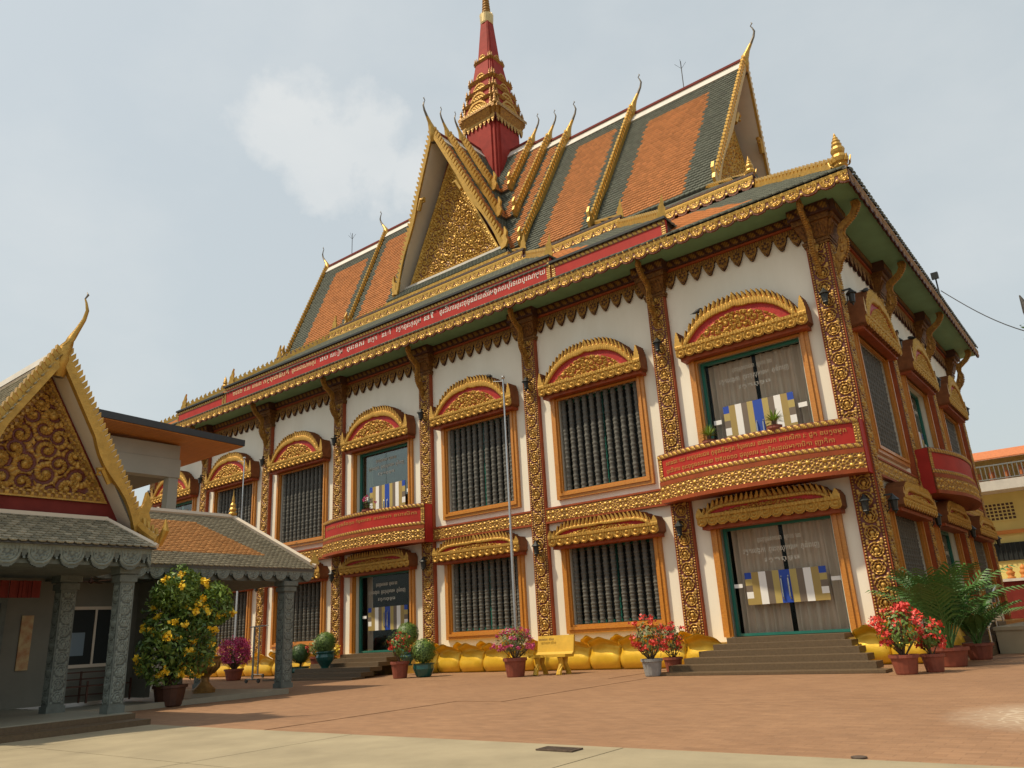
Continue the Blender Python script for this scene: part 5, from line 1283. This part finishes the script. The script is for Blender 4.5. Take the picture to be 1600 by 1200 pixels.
def flowering(loc, label, potkind, pr, ph, pmat, W, H, fl, nfl, leaf='leaf_green', seed=1, nl=700, ls=.075, fs=.058, name='potted_flowers', cl=.07):
    p = plant(name, loc, label, 'potted plant', G); pot(p, potkind, pr, ph, pmat)
    c = (0, 0, ph+H*.5); pts = blob(nl, c, (W/2, W/2, H*.52), seed, .3, lumps=7); pts = pts[pts[:, 2] > ph*.85]
    leaves('foliage', p, leaf, pts, ls, seed)
    rg = np.random.default_rng(seed+9); tips = blob(nfl, c, (W/2*1.02, W/2*1.02, H*.54), seed+2, .88, lumps=7); tips = tips[tips[:, 2] > ph+H*.22]
    stems(p, (0, 0, ph*.8), [tuple(t_) for t_ in tips[::2]], .011, seed)
    fp = np.concatenate([t_+rg.normal(size=(18, 3))*cl*np.array((.55, .55, .4)) for t_ in tips])
    leaves('flowers', p, fl, fp, fs, seed+3, .85, .8); return p
flowering((-7.97, -2.55, 0), 'bougainvillea with pink and olive sprays in a maroon pot beside the yellow bench', 'tub', .27, .42, 'terracotta', 1.0, .72, 'flower_pink', 46, 'leaf_olive', 11, 900, .06, .05, cl=.05)
flowering((-4.2, -2.85, 0), 'bushy red-flowered plant in a pale grey pot near the corner steps', 'tub', .21, .33, 'pot_grey', .78, .78, 'flower_red', 34, 'leaf_olive', 21, 420)
flowering((-4.30, -1.75, 0), 'red-flowered plant in a maroon pot tucked behind the grey pot', 'tub', .20, .30, 'terracotta', .60, .75, 'flower_red', 24, 'leaf_olive', 22, 320)
flowering((.62, -3.2, 0), 'large red-flowered plant in terracotta pot right of the corner steps', 'tub', .22, .30, 'terracotta', .72, .80, 'flower_red', 52, 'leaf_green', 23, 500)
flowering((.95, -2.75, 0), 'smaller red-flowered plant half hidden behind the large one right of the corner steps', 'tub', .18, .28, 'terracotta', .48, .55, 'flower_red', 18, 'leaf_green', 24, 350)
flowering((-11.95, -2.45, 0), 'leggy red-flowered plant in terracotta pot at the foot of the central steps', 'tub', .24, .42, 'terracotta', .74, .85, 'flower_red', 16, 'leaf_green', 25, 500)
flowering((-18.0, -1.75, 0), 'sparse red-flowered plant in terracotta pot left of the central steps', 'tub', .25, .38, 'terracotta', .62, .75, 'flower_red', 12, 'leaf_green', 26, 350)
flowering((-17.2, -1.05, .20), 'small flowering shrub in terracotta pot beside the central steps by the window', 'tub', .24, .40, 'terracotta', .75, .55, 'flower_red', 8, 'leaf_green', 27, 420)
flowering((-16.75, -.85, .32), 'low leafy plant in a brown bowl on the central steps', 'bowl', .20, .18, 'terracotta', .62, .38, 'flower_yellow', 6, 'leaf_olive', 28, 300)
flowering((-19.9, -2.3, 0), 'bright magenta bougainvillea mound behind the bronze urn', 'tub', .30, .35, 'terracotta', .95, .95, 'flower_pink', 150, 'leaf_olive', 29, 300, cl=.10, fs=.06)
def topiary(loc, label, potkind, pr, ph, pmat, rad, stem, leaf='leaf_green', seed=3):
    p = plant('topiary_bush', loc, label, 'potted plant', G); pot(p, potkind, pr, ph, pmat)
    c = (0, 0, ph+stem+rad*.8); leaves('foliage', p, leaf, blob(1500, c, (rad, rad, rad*.95), seed, .82), .05, seed, .6)
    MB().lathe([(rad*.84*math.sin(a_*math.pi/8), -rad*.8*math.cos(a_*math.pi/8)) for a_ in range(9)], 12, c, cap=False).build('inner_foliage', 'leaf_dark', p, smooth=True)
    stems(p, (0, 0, ph*.8), [(.02, 0, ph+stem+rad*.3), (-.03, .02, ph+stem+rad*.3)], .03, seed); return p
topiary((-11.42, -2.1, 0), 'round clipped bush in a glossy green pot right of the central steps', 'bowl', .28, .34, 'pot_green', .34, .04, 'leaf_green', 31)
topiary((-13.05, -1.1, .25), 'ball topiary on a stem beside the central doorway', 'urn', .22, .36, 'pot_green', .34, .24, 'leaf_green', 32)
topiary((-15.95, -1.75, .20), 'clipped bush in a tall green urn on the left of the central steps', 'urn', .28, .55, 'pot_green', .33, .0, 'leaf_green', 33)
topiary((-17.7, -1.35, 0), 'dark clipped bush in a small green pot left of the central steps', 'bowl', .30, .32, 'pot_green', .32, .14, 'leaf_dark', 34)

def frond(parent, base, az, length, arch, seed, tilt):
    rg = random.Random(seed); b = MB(); n = 18; P = []
    dirv = Vector((math.cos(az), math.sin(az), 0))
    for i in range(n+1):
        t_ = i/n; P.append(Vector(base)+dirv*(length*(math.sin(tilt)*t_+arch*.45*t_*t_))+Vector((0, 0, length*(math.cos(tilt)*t_-arch*.55*t_**2.2))))
    b.tube(P, [.012*(1-i/n)+.003 for i in range(n+1)], 4)
    for i in range(5, n+1):
        t_ = i/n; tg = (P[i]-P[i-1]).normalized(); sd = tg.cross(Vector((0, 0, 1))).normalized(); up_ = sd.cross(tg)
        ll = length*.30*(1-abs(t_-.55)*1.1)
        for s in (-1, 1):
            d_ = (sd*s*.8+tg*.75+up_*.15+Vector((0, 0, -.18))).normalized(); w_ = tg*.014
            q = P[i]; m_ = q+d_*ll*.55+up_*.02; e_ = q+d_*ll-Vector((0, 0, ll*.22))
            b.add([q-w_, q+w_, m_+w_*1.4, m_-w_*1.4], [(0, 1, 2, 3)]); b.add([m_-w_*1.4, m_+w_*1.4, e_], [(0, 1, 2)])
    return b.build('frond', 'palm_leaf', parent)
def palm(loc, label, pr, ph, pmat, nf, ln, seed, name='potted_palm'):
    p = plant(name, loc, label, 'potted palm', 'potted palms by the side wall'); pot(p, 'tub', pr, ph, pmat); rg = random.Random(seed)
    for k in range(nf): frond(p, (rg.uniform(-.06, .06), rg.uniform(-.06, .06), ph*.9), k*2.4+rg.uniform(-.3, .3), ln*rg.uniform(.75, 1.1), rg.uniform(.3, .75), seed*50+k, rg.uniform(.04, .42))
palm((.98, -1.45, 0), 'tall areca palm in a wide terracotta pot before the side window', .30, .32, 'terracotta', 24, 1.85, 1)
palm((.75, -.35, 0), 'areca palm close to the corner pilaster behind the red flowers', .24, .30, 'terracotta', 16, 1.95, 2)
palm((1.12, .55, 0), 'dark leafy palm in terracotta pot beside the side steps', .26, .30, 'terracotta', 18, 1.1, 3)

def spiky(loc, label, pr, ph, n, ln, seed):
    p = plant('spiky_yucca', loc, label, 'potted plant', 'plants on the balconies'); pot(p, 'bowl', pr, ph, 'terracotta'); rg = random.Random(seed); b = MB()
    for k in range(n):
        a = rg.uniform(0, 6.28); e = rg.uniform(.1, 1.35); d_ = Vector((math.cos(a)*math.cos(e), math.sin(a)*math.cos(e), math.sin(e))); L_ = ln*rg.uniform(.75, 1.1)
        s = d_.cross(Vector((0, 0, 1))).normalized()*.016; o = Vector((0, 0, ph+.1)); m_ = o+d_*L_*.5; t_ = o+d_*L_-Vector((0, 0, L_*.12))
        b.add([o-s*.6, o+s*.6, m_+s, m_-s], [(0, 1, 2, 3)]); b.add([m_-s, m_+s, t_], [(0, 1, 2)])
    b.build('leaf_rosette', 'leaf_lime', p); MB().lathe([(.04, ph*.8), (.05, ph+.1), (.02, ph+.16)], 8).build('stem', 'stem', p)
spiky((-3.30, -.62, 4.88), 'spiky yucca in red pot on the corner balcony, nearer its far end', .17, .16, 60, .36, 1)
spiky((-1.72, -.66, 4.90), 'spiky yucca in red pot on the corner balcony, nearer the building corner', .17, .16, 60, .36, 2)
flowering((-15.3, -.62, 4.88), 'small pink-flowered plant in a red bowl on the central balcony', 'bowl', .22, .18, 'terracotta', .42, .50, 'flower_pink', 14, 'leaf_green', 41, 90, .05, .05, cl=.05)

# yellow trumpet shrub and its bronze neighbours
ys = plant('yellow_trumpet_shrub', (-10.95, -9.35, 0), 'large shrub covered in yellow trumpet flowers in a dark planter', 'shrub')
MB().lathe([(.22, 0), (.24, .02), (.29, .32), (.32, .33), (.32, .38), (.27, .38)], 14).build('planter', 'dark_brown', ys)
cs_ = [((-.15, .1, 1.5), (.62, .62, .72)), ((.10, .25, 1.12), (.55, .5, .70)), ((.1, -.25, 1.0), (.5, .5, .66)), ((-.1, .15, 2.15), (.42, .42, .45)), ((.2, .72, 1.85), (.38, .34, .45)), ((.1, -.2, 2.0), (.3, .34, .35))]
P_ = np.concatenate([blob(900 if k < 3 else 450, c, r, 60+k, .35, lumps=9) for k, (c, r) in enumerate(cs_)]); P_ = P_[P_[:, 2] > .42]
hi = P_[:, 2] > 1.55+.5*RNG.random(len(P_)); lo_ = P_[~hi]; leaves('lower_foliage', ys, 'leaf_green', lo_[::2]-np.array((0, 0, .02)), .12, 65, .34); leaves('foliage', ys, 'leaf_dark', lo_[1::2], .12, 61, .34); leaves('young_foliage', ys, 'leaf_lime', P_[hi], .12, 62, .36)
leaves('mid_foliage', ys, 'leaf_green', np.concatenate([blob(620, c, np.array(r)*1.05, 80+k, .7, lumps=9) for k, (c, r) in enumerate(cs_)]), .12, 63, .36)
ft = np.concatenate([blob(17 if k < 3 else 8, c, np.array(r)*1.08, 90+k, .92, lumps=9) for k, (c, r) in enumerate(cs_)]); ft = ft[(ft[:, 2] > .5) & (ft[:, 0] > -.4)]
leaves('flowers', ys, 'flower_yellow', np.concatenate([t_+RNG.normal(size=(24, 3))*np.array((.036, .036, .032)) for t_ in ft]), .075, 64, .9, .7)
stems(ys, (0, 0, .35), [tuple(c) for c, r in cs_]+[(.4, .5, 1.4), (-.4, -.3, 1.4)], .03, 5)
ur = plant('goblet_urn', (-12.45, -7.75, .10), 'bronze fluted goblet urn with yellow flowering plant on the walkway platform', 'urn')
pot(ur, 'goblet', .30, .74, 'pot_bronze')
fb = MB()
for k in range(16): a = k*math.pi/8; fb.tube([(math.cos(a)*.17, math.sin(a)*.17, .40), (math.cos(a)*.285, math.sin(a)*.285, .52), (math.cos(a)*.305, math.sin(a)*.305, .63)], .028, 5)
fb.build('fluting', 'pot_bronze', ur, smooth=True)
leaves('foliage', ur, 'leaf_olive', blob(110, (0, 0, .98), (.34, .34, .26), 71, .3), .08, 71, .4); leaves('flowers', ur, 'flower_yellow', blob(36, (0, 0, 1.0), (.36, .36, .28), 72, .8), .07, 72, .9); stems(ur, (0, 0, .68), [(.2, .1, 1.2), (-.2, .15, 1.15), (0, -.25, 1.2), (.1, .3, 1.0)], .012, 7)

# tree whose twig tips enter at the right edge
tr = plant('thin_leaved_tree', (4.75, -2.2, 0), 'thin twiggy tree reaching in at the right edge', 'tree')
b = MB(); b.tube([(0, 0, 0), (.05, 0, 1.5), (0, .1, 3.0), (-.1, .1, 4.2)], [.14, .11, .08, .05], 8); tips = []
rg = random.Random(4)
for k in range(16):
    a = rg.uniform(0, 6.28) if k > 4 else math.pi+rg.uniform(-.35, .35); h = rg.uniform(2.6, 4.0); ln = rg.uniform(.7, 1.25); e = Vector((math.cos(a)*ln, math.sin(a)*ln, h+rg.uniform(.3, 1.1))); m_ = Vector((0, .1, h)).lerp(e, .5)+Vector((0, 0, .1))
    b.tube([(0, .08, h), m_, e], [.035, .02, .006], 5); tips.append(e)
    for j in range(5):
        e2 = e+Vector((rg.uniform(-.3, .3), rg.uniform(-.3, .3), rg.uniform(-.15, .35))); b.tube([m_.lerp(e, .6), e2], [.01, .003], 4); tips.append(e2)
b.build('trunk', 'stem', tr); leaves('crown', tr, 'leaf_dark', np.concatenate([np.array(t_)+RNG.normal(size=(14, 3))*.10 for t_ in tips]), .075, 77, .4)
